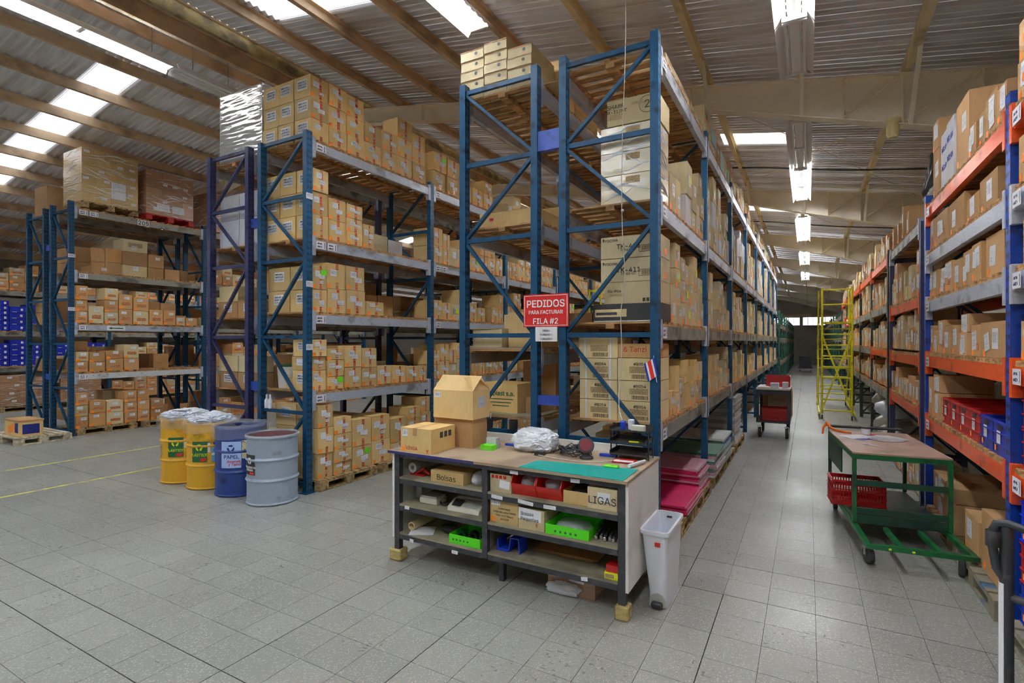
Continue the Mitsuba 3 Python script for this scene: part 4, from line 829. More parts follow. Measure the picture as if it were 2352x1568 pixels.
for q, (a, b, c) in enumerate((((-2.98, 3.842, 1.46), (-2.55, 3.842, 1.46), (.02, .12, .13)), ((-2.55, 4.118, 1.46), (-2.98, 4.118, 1.46), (-.02, -.13, .11)), ((-2.55, 3.85, 1.46), (-2.55, 4.11, 1.46), (-.1, 0, .12)))):
    a, b, c = map(np.array, (a, b, c)); v = np.array([a, b, b + c, a + c]); nn = np.cross(b - a, c); nn = nn / np.linalg.norm(nn) * .004
    mm = (np.vstack([v, v + nn]), BF); part(k, 'flap', mm, 'kraft', uv=np.tile([33.5, .5], (8, 1)))
special('small_box', 'small white box beside the carton stack on the workbench', -2.5, -2.4, 3.98, 4.05, Z, Z + .09, 'card_white', cat='box')
one('small_box', bx(-2.5, -2.38, 3.88, 3.97, Z, Z + .04), 'green_sticker', 'small green and white box lying on the workbench', 'box')
for i, (x, y) in enumerate(((-2.6, 4.08), (-2.4, 4.14))): one('plastic_strip', bx(x, x + .16, y, y + .045, Z, Z + .016), 'blue_plastic', ('blue plastic strip lying on the bench nearer the green box', 'blue plastic strip lying on the bench next to the plastic bag')[i], 'plastic strip')
def blob(c, r, seed, amp=.25, n=3, fold=0.0):
    m = trimesh.creation.icosphere(subdivisions=n); v = np.asarray(m.vertices)
    d = 1 + amp * (meshkit.fbm(v * 1.7 + seed * 7.3, 4) - .5) * 2
    if fold: d += fold * np.abs(np.sin(9 * meshkit.fbm(v * 2.2 + seed, 3) * 3.1))
    v = v * d[:, None] * np.asarray(r) + np.asarray(c); lo = c[2] - r[2] * .82; v[:, 2] = np.maximum(v[:, 2], lo); return v, m.faces
one('plastic_bag', blob((-2.06, 4.1, Z + .082), (.2, .15, .1), 3, .3, 4, .1), 'white_plastic', 'bundle of clear white plastic bags lying on the workbench', 'bag', smooth=40)
rnd = random.Random(5)
k = thing('cable_bundle', 'tangle of black cables on the workbench beside the scanner', 'cables')
for i in range(9):
    cx, cy, r0 = rnd.uniform(-1.85, -1.66), rnd.uniform(4.0, 4.14), rnd.uniform(.05, .13)
    part(k, 'cable', MB().tube([(cx + r0 * math.cos(t), cy + .7 * r0 * math.sin(t), Z + .008 + .07 * abs(math.sin(t * 1.3 + i)) * rnd.uniform(.5, 1)) for t in np.linspace(0, 6.0, 26)], .005, 5), 'black_plastic', True)
part(k, 'cable', MB().tube([(-2.0, 3.92, Z + .006), (-1.8, 3.86, Z + .006), (-1.55, 3.84, Z + .006), (-1.4, 3.9, Z + .006), (-1.3, 4.06, Z + .012)], .004, 5), 'grey_plastic', True); part(k, 'adapter', bx(-1.98, -1.9, 3.9, 3.95, Z, Z + .035), 'black_plastic')
k = thing('barcode_scanner', 'black desktop barcode scanner with round dark red window', 'barcode scanner')
part(k, 'base', MB().lathe([(0, Z), (.055, Z), (.055, Z + .012), (.03, Z + .03), (.02, Z + .07), (0, Z + .07)], (-1.56, 4.0, 0), 24), 'black_plastic', 30)
M = trimesh.transformations.rotation_matrix(math.radians(72), (1, .25, 0), (-1.56, 4.0, Z + .105))
hd = MB().tm(trimesh.creation.cylinder(.062, .05, 28), trimesh.transformations.translation_matrix((-1.56, 4.0, Z + .105))).out(); part(k, 'head', (trimesh.transformations.transform_points(hd[0], M), hd[1]), 'black_plastic', 30)
hd = MB().tm(trimesh.creation.cylinder(.048, .008, 28), trimesh.transformations.translation_matrix((-1.56, 4.0, Z + .132))).out(); part(k, 'window', (trimesh.transformations.transform_points(hd[0], M), hd[1]), 'drum_inside', 30)
one('cutting_mat', MB().prism([(-1.9, 3.475), (-1.09, 3.475), (-1.09, 3.84), (-1.87, 3.74)], (0, 0, Z - .0005), (1, 0, 0), (0, 1, 0), (0, 0, .003)), 'mat_teal', 'teal cutting mat covering the front half of the workbench top', 'cutting mat')
k = one('tape_dispenser', rbox(-1.34, -1.23, 3.78, 3.83, Z + .003, Z + .017, .004), 'green_sticker', 'small green tape dispenser lying on the teal mat', 'dispenser'); 
one('paper_tube', MB().tube([(-1.16, 3.84, Z + .018), (-1.1, 4.05, Z + .018)], .015, 12), 'white_plastic', 'short white tube lying on the teal mat near the bench edge', 'tube', smooth=40)
k = one('folder', bx(-1.34, -1.17, 3.97, 4.09, Z + .003, Z + .012).turn((-1.25, 4.03), .1), 'red_plastic', 'red folder under a sheet of paper on the workbench', 'folder'); part(k, 'sheet', bx(-1.33, -1.18, 3.97, 4.03, Z + .0125, Z + .014).turn((-1.25, 4.03), .1), 'white_paper')
one('blue_ruler', bx(-1.5, -1.36, 4.14, 4.18, Z + .0005, Z + .02), 'blue_plastic', 'blue plastic rail on the bench under the black letter tray', 'rail')
k = thing('letter_tray', 'black three-tier letter tray at the back corner of the workbench', 'letter tray')
for i, z in enumerate((Z + .035, Z + .13, Z + .225)):
    part(k, 'tray', MB().box(-1.4, -1.1, 4.1, 4.32, z, z + .004).box(-1.4, -1.395, 4.1, 4.32, z + .004, z + .035).box(-1.105, -1.1, 4.1, 4.32, z + .004, z + .035).box(-1.395, -1.105, 4.315, 4.32, z + .004, z + .035).box(-1.395, -1.105, 4.1, 4.104, z + .004, z + .014), 'black_plastic')
for x, y in ((-1.406, 4.28), (-1.099, 4.28), (-1.406, 4.14), (-1.099, 4.14)): part(k, 'support', bx(x, x + .005, y, y + .02, Z, Z + .23), 'black_plastic')
zt = Z + .2295
one('usb_charger', rbox(-1.33, -1.29, 4.15, 4.19, zt, zt + .07, .006), 'blue_plastic', 'blue charger standing on the top letter tray', 'charger'); one('usb_charger', rbox(-1.27, -1.225, 4.17, 4.21, zt, zt + .085, .006), 'white_plastic', 'white charger standing on the top letter tray', 'charger')
one('modem', rbox(-1.23, -1.12, 4.115, 4.16, zt, zt + .05, .006), 'cream_plastic', 'small cream electronic box on the top letter tray', 'electronic device'); one('cutter', rbox(-1.25, -1.17, 4.12, 4.15, Z + .1345, Z + .149, .004), 'yellow_sticker', 'yellow box cutter in the middle letter tray', 'cutter')
# on the shelves under the top
def on(z): return z + .0015
k = thing('tape_gun', 'red tape gun with a roll on the upper bench shelf', 'tape gun')
part(k, 'frame', MB().box(-3.05, -2.9, 3.6, 3.66, on(.73), on(.73) + .012).bar((-3.0, 3.63, on(.73) + .01), (-2.9, 3.63, on(.73) + .07), .05, .012), 'red_plastic'); part(k, 'roll', MB().lathe([(.02, -.024), (.045, -.024), (.045, .024), (.02, .024), (.02, -.024)], (-3.03, 3.63, on(.73) + .06), 20, 'y'), 'grey_plastic', 30); part(k, 'handle', MB().tube([(-2.92, 3.63, on(.73) + .05), (-2.86, 3.63, on(.73) + .018)], .013, 8), 'red_plastic', True)
k = special('shelf_carton', 'low carton marked Bolsas in black marker on the upper bench shelf', -2.76, -2.43, 3.52, 3.82, on(.73), .825, seed=41); text(k, 'marker_writing', 'Bolsas', '-y', (-2.6, 3.52, .775), .045, 'brown_ink')
one('plastic_bag', blob((-2.34, 3.64, on(.73) + .049), (.06, .1, .06), 8, .3), 'bag_plastic', 'crumpled clear bag beside the Bolsas carton on the upper bench shelf', 'bag', smooth=40)
one('plastic_bag', blob((-2.7, 4.0, on(.73) + .049), (.3, .08, .06), 12, .3), 'bag_plastic', 'crumpled plastic film at the back of the upper bench shelf', 'bag', smooth=40)
special('small_box', 'upright white box at the end of the middle bench shelf', -3.1 + .02, -3.02, 3.72, 3.8, on(.497), .6, 'card_white', cat='box')
k = thing('label_printer', 'cream label printer with cable on the middle bench shelf', 'label printer'); part(k, 'body', rbox(-2.95, -2.76, 3.6, 3.75, on(.497), .55, .008), 'cream_plastic'); part(k, 'lid', rbox(-2.94, -2.77, 3.61, 3.74, .5505, .565, .005), 'grey_plastic'); part(k, 'cable', MB().tube([(-2.76, 3.65, .52), (-2.7, 3.63, .505), (-2.66, 3.67, .505)], .008, 6), 'black_plastic', True)
k = thing('weighing_scale', 'cream tabletop weighing scale with keypad on the middle bench shelf', 'scale')
part(k, 'body', MB().prism([(3.56, 0), (3.9, 0), (3.9, .07), (3.66, .075), (3.57, .03)], (-2.62, 0, on(.497)), (0, 1, 0), (0, 0, 1), (.31, 0, 0)), 'cream_plastic'); part(k, 'platter', rbox(-2.6, -2.33, 3.68, 3.9, .572, .59, .006), 'grey_plastic'); part(k, 'keypad', MB().prism([(3.58, .04), (3.65, .0765), (3.649, .0785), (3.579, .042)], (-2.47, 0, on(.497)), (0, 1, 0), (0, 0, 1), (.13, 0, 0)), 'grey_plastic')
part(k, 'display', MB().prism([(3.58, .04), (3.65, .0765), (3.649, .0785), (3.579, .042)], (-2.59, 0, on(.497)), (0, 1, 0), (0, 0, 1), (.09, 0, 0)), 'poster_black')
one('cardboard_roll', MB().lathe([(.026, 0), (.036, 0), (.036, .3), (.026, .3), (.026, 0)], (-3.02, 3.58, on(.25) + .037), 20, 'y'), 'kraft_pale', 'tan cardboard roll at the end of the lowest bench shelf', 'cardboard roll', smooth=40)
one('paper_sheet', bx(-3.03, -2.82, 3.52, 3.72, on(.25), on(.25) + .003).turn((-2.92, 3.62), .5), 'white_paper', 'white paper sheet lying on the lowest bench shelf', 'paper')
one('handheld_scanner', blob((-2.68, 3.7, on(.25) + .034), (.11, .05, .042), 5, .15), 'black_plastic', 'black handheld scanner lying beside the green tray box', 'scanner', smooth=40)
k = thing('tray_box', 'small lime green box lid holding tools on the lowest bench shelf', 'tray box'); part(k, 'tray', box_open(-2.57, -2.27, 3.52, 3.8, on(.25), .325), 'box_lime')
for i in range(7): part(k, 'print', MB().lathe([(0, 0), (.008, 0), (.008, .001), (0, .001)], (-2.53 + i * .035, 3.519, .285), 12, 'y'), 'green_ink') if i < 5 else None
for i, (x, y, mt) in enumerate(((-2.52, 3.62, 'cart_green'), (-2.42, 3.64, 'black_plastic'), (-2.33, 3.66, 'black_plastic'))): one('tape_roll', MB().lathe([(.02, 0), (.04, 0), (.04, .05), (.02, .05), (.02, 0)], (x, y, on(.25) + .035), 18, 'y'), mt, ('green tape roll in the small lime box', 'black tape roll in the middle of the small lime box', 'black tape roll in the small lime box next to the centre post')[i], 'tape roll', smooth=40)
k = special('shelf_carton', 'small carton with red icons on the upper bench shelf beside the red bins', -2.18, -1.99, 3.53, 3.75, on(.725), .865, 'kraft_pale', seed=42); decal(k, 'label', '-y', (-2.05, 3.5293, .79), .09, .06, 'white_paper', -.1)
for i in range(4): decal(k, 'icon', '-y', (-2.155 + i * .035, 3.5293, .845), .025, .025, 'red_ink')
def hopper(x0, x1, lab):
    k = thing('storage_bin', lab, 'storage bin'); z0, z1, y0, y1, t = on(.725), .885, 3.5, 3.78, .006; h = z1 - z0
    m = MB()
    for x in (x0, x1 - t): m.prism([(y0 + .05, 0), (y1, 0), (y1, h), (y0 + .04, h), (y0, h * .62)], (x, 0, z0), (0, 1, 0), (0, 0, 1), (t, 0, 0))
    m.box(x0 + t, x1 - t, y0 + .05, y1, z0, z0 + t).box(x0 + t, x1 - t, y1 - t, y1, z0 + t, z1); v = [(x0 + t, y0 + .05, z0), (x1 - t, y0 + .05, z0), (x1 - t, y0 + .001, z0 + h * .6), (x0 + t, y0 + .001, z0 + h * .6)]
    m.add(np.vstack([v, np.array(v) + [0, t, 0]]), BFR); part(k, 'bin', m, 'bin_red')
    one('plastic_bag', blob(((x0 + x1) / 2, 3.64, z0 + .078), ((x1 - x0) * .38, .09, .07), x0 * 3, .2), 'bag_plastic', f'clear plastic parts bag inside {lab}', 'bag', smooth=40)
hopper(-1.98, -1.775, 'the red storage bin next to the icon carton'); hopper(-1.77, -1.565, 'the red storage bin next to the open carton')
k = special('shelf_carton', 'open carton holding dark bags beside the red storage bin', -1.555, -1.365, 3.53, 3.8, on(.725), .82, seed=43, opened=True)
one('plastic_bag', blob((-1.46, 3.66, .79), (.075, .1, .05), 21, .2), 'black_bag', 'dark plastic bag sticking out of the open carton', 'bag', smooth=40)
k = special('shelf_carton', 'carton marked LIGAS at the bin end of the upper bench shelf', -1.36, -1.145, 3.51, 3.78, on(.725), .875, 'kraft_pale', seed=44); decal(k, 'label', '-y', (-1.24, 3.5093, .815), .09, .06, 'white_paper'); text(k, 'marker_writing', 'LIGAS', '-y', (-1.25, 3.508, .79), .05, 'ink')
k = special('shelf_carton', 'carton with printed disc description and orange sticker on the middle bench shelf', -2.18, -1.93, 3.53, 3.78, on(.487), .665, seed=45); decal(k, 'label', '-y', (-2.13, 3.5293, .645), .08, .045, 'barcode_label'); decal(k, 'orange_sticker', '-y', (-2.155, 3.5293, .515), .045, .04, 'orange_sticker')
for i, s in enumerate(('PRINTABLE', 'ITEM NO. SKATOSPIC', 'DVD-R AT BULK', '16X120')): text(k, 'print', s, '-y', (-2.05, 3.53, .6 - i * .026), .014, 'brown_ink', maxw=.2)
k = special('shelf_carton', 'carton with a white sheet marked Bolsas on the middle bench shelf', -1.915, -1.7, 3.51, 3.76, on(.487), .64, 'kraft_pale', seed=46); decal(k, 'label', '-y', (-1.82, 3.5093, .6), .19, .085, 'white_paper', -.06)
text(k, 'marker_writing', 'Bolsas', '-y', (-1.84, 3.508, .605), .026, 'ink'); text(k, 'marker_writing', 'Pequeñas', '-y', (-1.82, 3.508, .567), .024, 'ink'); text(k, 'marker_writing', '5', '-y', (-1.76, 3.508, .53), .025, 'red_ink')
k = thing('tray_box', 'long lime green box lid holding small parts on the middle bench shelf', 'tray box'); part(k, 'tray', box_open(-1.69, -1.35, 3.51, 3.82, on(.487), .56), 'box_lime')
for i in range(5): part(k, 'print', MB().lathe([(0, 0), (.009, 0), (.009, .001), (0, .001)], (-1.61 + i * .04, 3.509, .515), 12, 'y'), 'green_ink')
one('parts_bag', blob((-1.52, 3.66, .53), (.13, .11, .045), 25, .25), 'bag_plastic', 'bag of small parts lying in the long lime box lid', 'bag', smooth=40)
for i in range(6):
    x = -1.33 + i * .032; y = 3.56 + .02 * (i % 2); z = on(.487)
    k = thing('staple_gun', f'metal staple gun, {ORD[i]} from the lime box lid on the middle bench shelf', 'staple gun', 'staple guns piled on the middle bench shelf'); part(k, 'body', rbox(x, x + .025, y, y + .15, z, z + .03, .004), 'chrome'); part(k, 'lever', MB().bar((x + .0125, y + .02, z + .034), (x + .0125, y + .16, z + .06), .016, .008), 'black_plastic')
one('red_stapler', rbox(-1.22, -1.15, 3.8, 3.9, on(.487), .55, .01), 'red_plastic', 'red stapler behind the staple guns', 'stapler')
k = thing('blue_holder', 'blue plastic desk holder standing on the lowest bench shelf', 'holder')
part(k, 'channel', MB().prism([(0, 0), (.1, 0), (.1, .012), (.112, .012), (.13, .11), (.19, .11), (.2, 0), (.208, 0), (.198, .118), (.122, .118), (.105, .02), (.02, .02), (.012, .09), (.004, .09)], (-2.15, 3.58, on(.25)), (1, 0, 0), (0, 0, 1), (0, .13, 0)), 'blue_plastic')
for i in range(3): one('cardboard_sheet', bx(-1.9 + .03 * i, -1.4 + .02 * i, 3.72, 4.08, on(.25) + .007 * i, on(.25) + .007 * i + .005), 'kraft_brown', ('lowest flat cardboard sheet on the lowest bench shelf', 'middle flat cardboard sheet on the lowest bench shelf', 'topmost flat cardboard sheet on the lowest bench shelf')[i], 'cardboard sheet')
k = thing('staple_box', 'yellow staple box with print at the bin end of the lowest bench shelf', 'box'); part(k, 'carton', bx(-1.24, -1.142, 3.52, 3.62, on(.25), .295), 'yellow_sticker'); part(k, 'print', bx(-1.235, -1.17, 3.5188, 3.5198, .26, .285), 'ink_print')
one('staple_box', bx(-1.23, -1.145, 3.53, 3.63, .2965, .345), 'red_plastic', 'red staple box on the yellow one', 'box')
k = special('wrapped_carton', 'plastic-wrapped carton on the floor under the workbench', -1.74, -1.36, 3.66, 3.95, .002, .19, 'wrap_brown', seed=47); part(k, 'film_fold', blob((-1.6, 3.63, .05), (.1, .03, .045), 61, .6, 3, .3), 'bag_plastic', 40); decal(k, 'label', '-y', (-1.5, 3.648, .13), .12, .045, 'label_white', -.05)

# ---------------------------------------------------------------- white pedal bin
def rrect(x0, x1, y0, y1, r, n=6):
    P = []
    for cx, cy, a in ((x1 - r, y1 - r, 0), (x0 + r, y1 - r, 90), (x0 + r, y0 + r, 180), (x1 - r, y0 + r, 270)):
        for t in np.linspace(0, 90, n): P.append((cx + r * math.cos(math.radians(a + t)), cy + r * math.sin(math.radians(a + t))))
    return np.array(P)
def loft(rings, cap0=True, cap1=False):
    n = len(rings[0]); v = np.vstack(rings); f = []
    for k in range(len(rings) - 1):
        for i in range(n): a, b = k * n + i, k * n + (i + 1) % n; f += [[a, b, b + n], [a, b + n, a + n]]
    if cap0: f += [[0, i + 1, i] for i in range(1, n - 1)]
    if cap1: e = (len(rings) - 1) * n; f += [[e, e + i, e + i + 1] for i in range(1, n - 1)]
    return v, np.array(f)
def ring(x0, x1, y0, y1, r, z): p = rrect(x0, x1, y0, y1, r); return np.c_[p, np.full(len(p), z)]
k = thing('pedal_bin', 'slim white lidless plastic waste bin beside the workbench', 'waste bin')
part(k, 'shell', loft([ring(-1.0, -.872, 3.79, 4.2, .03, .004), ring(-1.0, -.872, 3.79, 4.2, .03, .1), ring(-1.05, -.862, 3.765, 4.27, .04, .52), ring(-1.062, -.85, 3.75, 4.285, .045, .522), ring(-1.062, -.85, 3.75, 4.285, .045, .548), ring(-1.046, -.866, 3.766, 4.269, .035, .55), ring(-.992, -.882, 3.8, 4.19, .02, .05)], True, True), 'white_plastic', 35)
part(k, 'pedal_arch', MB().prism([(-.058, 0), (.058, 0), (.058, .05), (.035, .085), (0, .098), (-.035, .085), (-.058, .05)], (-.936, 3.789, .006), (1, 0, 0), (0, 0, 1), (0, -.004, 0)), 'grey_plastic'); part(k, 'pedal', rbox(-.975, -.897, 3.74, 3.784, .012, .05, .01), 'black_plastic', label='black foot pedal')
decal(k, 'sticker', '-y', (-.93, 3.757, .46), .038, .03, 'sign_red'); part(k, 'clip', bx(-.98, -.94, 4.26, 4.264, .5, .515), 'black_plastic')

# ---------------------------------------------------------------- steel drums
def arc_patch(c, r, a0, a1, z0, z1, n=10, t=.0015):
    a = np.linspace(a0, a1, n); V = []
    for rr in (r, r + t):
        for z in (z0, z1): V.append(np.stack([c[0] + rr * np.cos(a), c[1] + rr * np.sin(a), 0 * a + z], 1))
    v = np.vstack(V); f = []
    q = lambda a, b, c_, d: [[a, b, c_], [a, c_, d]]
    for i in range(n - 1): f += q(2 * n + i, 2 * n + i + 1, 3 * n + i + 1, 3 * n + i) + q(i + 1, i, n + i, n + i + 1) + q(n + i, n + i + 1, 3 * n + i + 1, 3 * n + i)[::-1]
    f += q(0, 2 * n, 3 * n, n) + q(3 * n - 1, n - 1, 2 * n - 1, 4 * n - 1)
    return v, np.array(f)
def arc_text(parent, name, s, c, r, amid, z, h, bsdf, bold=False):
    m = meshkit.text_mesh(s, h, .001, bold); v = np.asarray(m.vertices); xm = v[:, 0].mean() * 0 + (v[:, 0].min() + v[:, 0].max()) / 2
    a = amid + (v[:, 0] - xm) / r; rr = r + .0022 + v[:, 2]
    part(parent, name, (np.stack([c[0] + rr * np.cos(a), c[1] + rr * np.sin(a), z + v[:, 1]], 1), m.faces), bsdf)
def recycle(parent, c, r, amid, z, R, bsdf):
    for q in range(3):
        A = math.radians(90 + 120 * q); out = []
        loc = np.array([(-.62, .38), (.12, .38), (.12, .24), (.52, .56), (.12, .9), (.12, .72), (-.35, .72)]) * R
        ca, sa = math.cos(A - math.pi / 2), math.sin(A - math.pi / 2)
        from shapely.geometry import Polygon
        m = trimesh.creation.extrude_polygon(Polygon(np.stack([loc[:, 0] * ca - loc[:, 1] * sa, loc[:, 0] * sa + loc[:, 1] * ca], 1)), .001, engine='earcut')
        v = np.asarray(m.vertices); a = amid + v[:, 0] / r; rr = r + .0022 + v[:, 2]
        part(parent, 'recycling_arrow', (np.stack([c[0] + rr * np.cos(a), c[1] + rr * np.sin(a), z + v[:, 1]], 1), m.faces), bsdf)
DR = .285
def drum(c, h, paint, label, inside, bag, facing):
    k = thing('steel_drum', label, 'drum'); pr = [(0, .004), (DR - .01, .004), (DR + .004, .01), (DR + .004, .022), (DR - .004, .03)]
    for zz in (h * .36, h * .66): pr += [(DR - .004, zz - .03), (DR, zz - .02), (DR + .012, zz), (DR, zz + .02), (DR - .004, zz + .03)]
    pr += [(DR - .004, h - .03), (DR + .008, h - .018), (DR + .008, h - .004), (DR, h), (DR - .008, h - .01)]
    part(k, 'shell', MB().lathe(pr, (c[0], c[1], 0), 56), paint, 35)
    part(k, 'lining', MB().lathe([(DR - .009, h - .012), (DR - .012, h - .2), (DR - .02, .12), (0, .1)], (c[0], c[1], 0), 40), inside, 35)
    a = math.atan2(-c[1], -c[0]) + facing
    if bag:
        rs = np.random.RandomState(int(bag * 10))
        def wob(v):
            q = meshkit.fbm(np.stack([v[..., 0] * 14, v[..., 1] * 14, v[..., 2] * 7], -1) + bag, 3) - .5
            rad = np.linalg.norm(v[..., :2], axis=-1, keepdims=True) + 1e-9
            v = v.copy(); v[..., :2] += v[..., :2] / rad * (q * .05 + .012)[..., None]; v[..., 2] += q * .05; return v
        part(k, 'bag_liner', MB().lathe([(DR - .06, h - .25), (DR - .04, h - .1), (DR - .025, h - .02), (DR - .01, h + .035), (DR + .02, h + .03), (DR + .03, h - .03), (DR + .022, h - .1 - .08 * (bag % 1))], (c[0], c[1], 0), 72, wob=wob), 'film', True, label='clear plastic bag liner folded over the rim')
    return k, a, DR + .001
c = (-5.606, 4.108); k, a, r = drum(c, .80, 'drum_grey', 'grey steel drum with a black waste poster, beside the rack post', 'drum_inside', 0, 0)
part(k, 'rim_ring', MB().lathe([(DR + .006, .775), (DR + .014, .785), (DR + .014, .798), (DR + .004, .804)], (c[0], c[1], 0), 48), 'drum_grey', 35)
part(k, 'bag_liner', MB().lathe([(DR - .012, .6), (DR - .016, .77), (DR - .006, .812), (DR + .016, .808), (DR + .02, .775)], (c[0], c[1], 0), 48, wob=lambda v: v + np.stack([v[..., 0] * 0, v[..., 1] * 0, .012 * (meshkit.fbm(v * 12, 2) - .5)], -1)), 'film', True)
p = a - 1.02; part(k, 'poster', arc_patch(c, r, p - .32, p + .3, .36, .59), 'poster_black'); recycle(k, c, r, p, .52, .048, 'white_ink'); arc_text(k, 'lettering', 'DESECHOS EN', c, r, p, .435, .022, 'white_ink', True); arc_text(k, 'lettering', 'GENERAL', c, r, p, .405, .022, 'white_ink', True); part(k, 'logo_patch', arc_patch(c, r + .0016, p + .02, p + .26, .366, .392), 'sign_red')
c = (-6.284, 4.14); k, a, r = drum(c, .84, 'drum_blue', 'dark blue steel drum with a pale PAPEL poster', 'drum_blue', 3.4, 0)
p = a - .32; part(k, 'poster', arc_patch(c, r, p - .46, p + .36, .36, .68), 'poster_pale'); recycle(k, c, r, p - .05, .6, .055, 'blue_ink'); arc_text(k, 'lettering', 'PAPEL', c, r, p - .03, .475, .042, 'blue_ink', True); arc_text(k, 'lettering', 'Jimenez', c, r, p + .05, .425, .03, 'red_ink', True); arc_text(k, 'lettering', 'y Tanzi', c, r, p + .1, .39, .03, 'red_ink', True)
part(k, 'old_label', arc_patch(c, r, p + .38, p + .95, .47, .69), 'old_label', label='torn remains of an older label')
for c, h, lab, bg, off in (((-6.92, 4.15), .85, 'yellow steel drum next to the blue drum, full of plastic waste', 1.3, -.25), ((-7.52, 4.14), .865, 'yellow steel drum at the end of the row, with a paper on its waste', 2.3, -.25)):
    k, a, r = drum(c, h, 'drum_yellow', lab, 'drum_yellow', bg, 0)
    p = a - .5 + (.1 if c[0] < -7 else 0); part(k, 'poster', arc_patch(c, r, p - .32, p + .34, .36, .62), 'poster_green'); recycle(k, c, r, p, .545, .055, 'yellow_ink'); arc_text(k, 'lettering', 'PLÁSTICO', c, r, p, .435, .032, 'yellow_ink', True); part(k, 'logo_patch', arc_patch(c, r + .0016, p + .05, p + .3, .37, .41), 'sign_red')
    q = p + .62; part(k, 'bottle_sticker', arc_patch(c, r, q - .11, q + .11, .36, .56), 'bottle_cyan', label='cyan bottle-shaped sticker'); part(k, 'bottle_sticker', arc_patch(c, r, q - .05, q + .05, .56, .61), 'blue_plastic'); part(k, 'bottle_sticker', arc_patch(c, r + .0016, q - .11, q + .11, .44, .47), 'white_ink'); part(k, 'paper_tag', arc_patch(c, r, p + .36, p + .46, .48, .6), 'white_paper')
    one('plastic_waste', blob((c[0], c[1], h + .01), (.22, .22, .075), c[0], .6, 4, .35), 'white_plastic', f"crumpled plastic waste heaped in the {'yellow drum next to the blue one' if c[0] > -7 else 'yellow drum at the end of the row'}", 'waste', smooth=40)
one('paper_sheet', bx(-7.62, -7.4, 4.0, 4.16, .965, .968).turn((-7.5, 4.1), .4), 'white_paper', 'white paper lying on the waste in the end drum', 'paper')

# ---------------------------------------------------------------- signs, flag, hanging cable
k = thing('order_sign', 'red sign lettered PEDIDOS PARA FACTURAR FILA #2 on the rack posts', 'sign')
SY = 4.535
part(k, 'board', bx(-2.42, -1.945, SY, SY + .006, 2.04, 2.352), 'sign_red')
b = MB()
for x0, x1, z0, z1 in ((-2.408, -1.957, 2.336, 2.341), (-2.408, -1.957, 2.051, 2.056), (-2.408, -2.403, 2.056, 2.336), (-1.962, -1.957, 2.056, 2.336)): b.box(x0, x1, SY - .0015, SY - .0002, z0, z1)
part(k, 'border', b, 'white_ink')
text(k, 'lettering', 'PEDIDOS', '-y', (-2.182, SY, 2.262), .066, 'white_ink', bold=True, maxw=.40); text(k, 'lettering', 'PARA FACTURAR', '-y', (-2.182, SY, 2.18), .034, 'white_ink', bold=True, maxw=.36); text(k, 'lettering', 'FILA #2', '-y', (-2.182, SY, 2.095), .052, 'white_ink', bold=True, maxw=.28)
k = thing('paper_sign', 'white paper notice hanging under the red sign', 'paper sign'); part(k, 'sheet', bx(-2.29, -2.06, SY, SY + .002, 1.9, 2.039), 'tag_white')
for i, s in enumerate(('MESA', 'NUMERO 1', 'GOBIERNO')): text(k, 'lettering', s, '-y', (-2.175, SY, 2.005 - i * .04), .019, 'ink', maxw=.13); part(k, 'underline', bx(-2.22, -2.13, SY - .0012, SY - .0004, 1.998 - i * .04, 2.0 - i * .04), 'ink')
k = thing('hand_flag', 'small striped flag, blue white and red, stuck to the rack post', 'flag')
u, w = np.array([.42, 0, -.9]), np.array([-.9, -.02, -.42]); o = np.array([-1.1, 4.53, 1.745]); hgt = .19
cuts = [0, 1 / 6, 2 / 6, 4 / 6, 5 / 6, 1]
o = np.array([-1.15, 4.53, 1.76]); A, Bv = np.array([.035, 0, -.15]), np.array([-.085, -.01, -.055])
for i, mt in enumerate(('flag_blue', 'flag_white', 'flag_red', 'flag_white', 'flag_blue')):
    a0, a1 = cuts[i], cuts[i + 1]; v = np.array([o + Bv * a0, o + A + Bv * a0, o + A + Bv * a1, o + Bv * a1]); part(k, 'stripe', (np.vstack([v, v + [0, .002, 0]]), BF), mt)
part(k, 'stick', MB().tube([(-1.155, 4.535, 1.78), (-1.135, 4.537, 1.6), (-1.128, 4.537, 1.55)], .003, 6), 'white_plastic')
k = thing('hanging_cable', 'thin white power cable hanging from the roof down to the workbench', 'cable')
CP = [(-1.37, 5.55), (-1.358, 4.63), (-1.363, 4.35), (-1.368, 4.16), (-1.387, 3.65), (-1.394, 3.16), (-1.379, 2.7), (-1.366, 2.42), (-1.401, 2.14), (-1.388, 1.84), (-1.397, 1.5), (-1.384, 1.32), (-1.35, 1.26)]
from scipy.interpolate import CubicSpline
cs = CubicSpline(np.arange(len(CP)), np.array(CP)); q = cs(np.linspace(0, len(CP) - 1, 70)); ys = np.interp(np.linspace(0, 1, 70), [0, .7, 1], [4.4, 4.4, 4.18])
part(k, 'wire', MB().tube(np.stack([q[:, 0] + (ys - 4.4) * -.15, ys, q[:, 1]], 1), .0036, 6), 'grey_plastic', True); part(k, 'knot', MB().tm(trimesh.creation.icosphere(2, .014), trimesh.transformations.translation_matrix((-1.387, 4.4, 3.02))), 'grey_plastic', True)
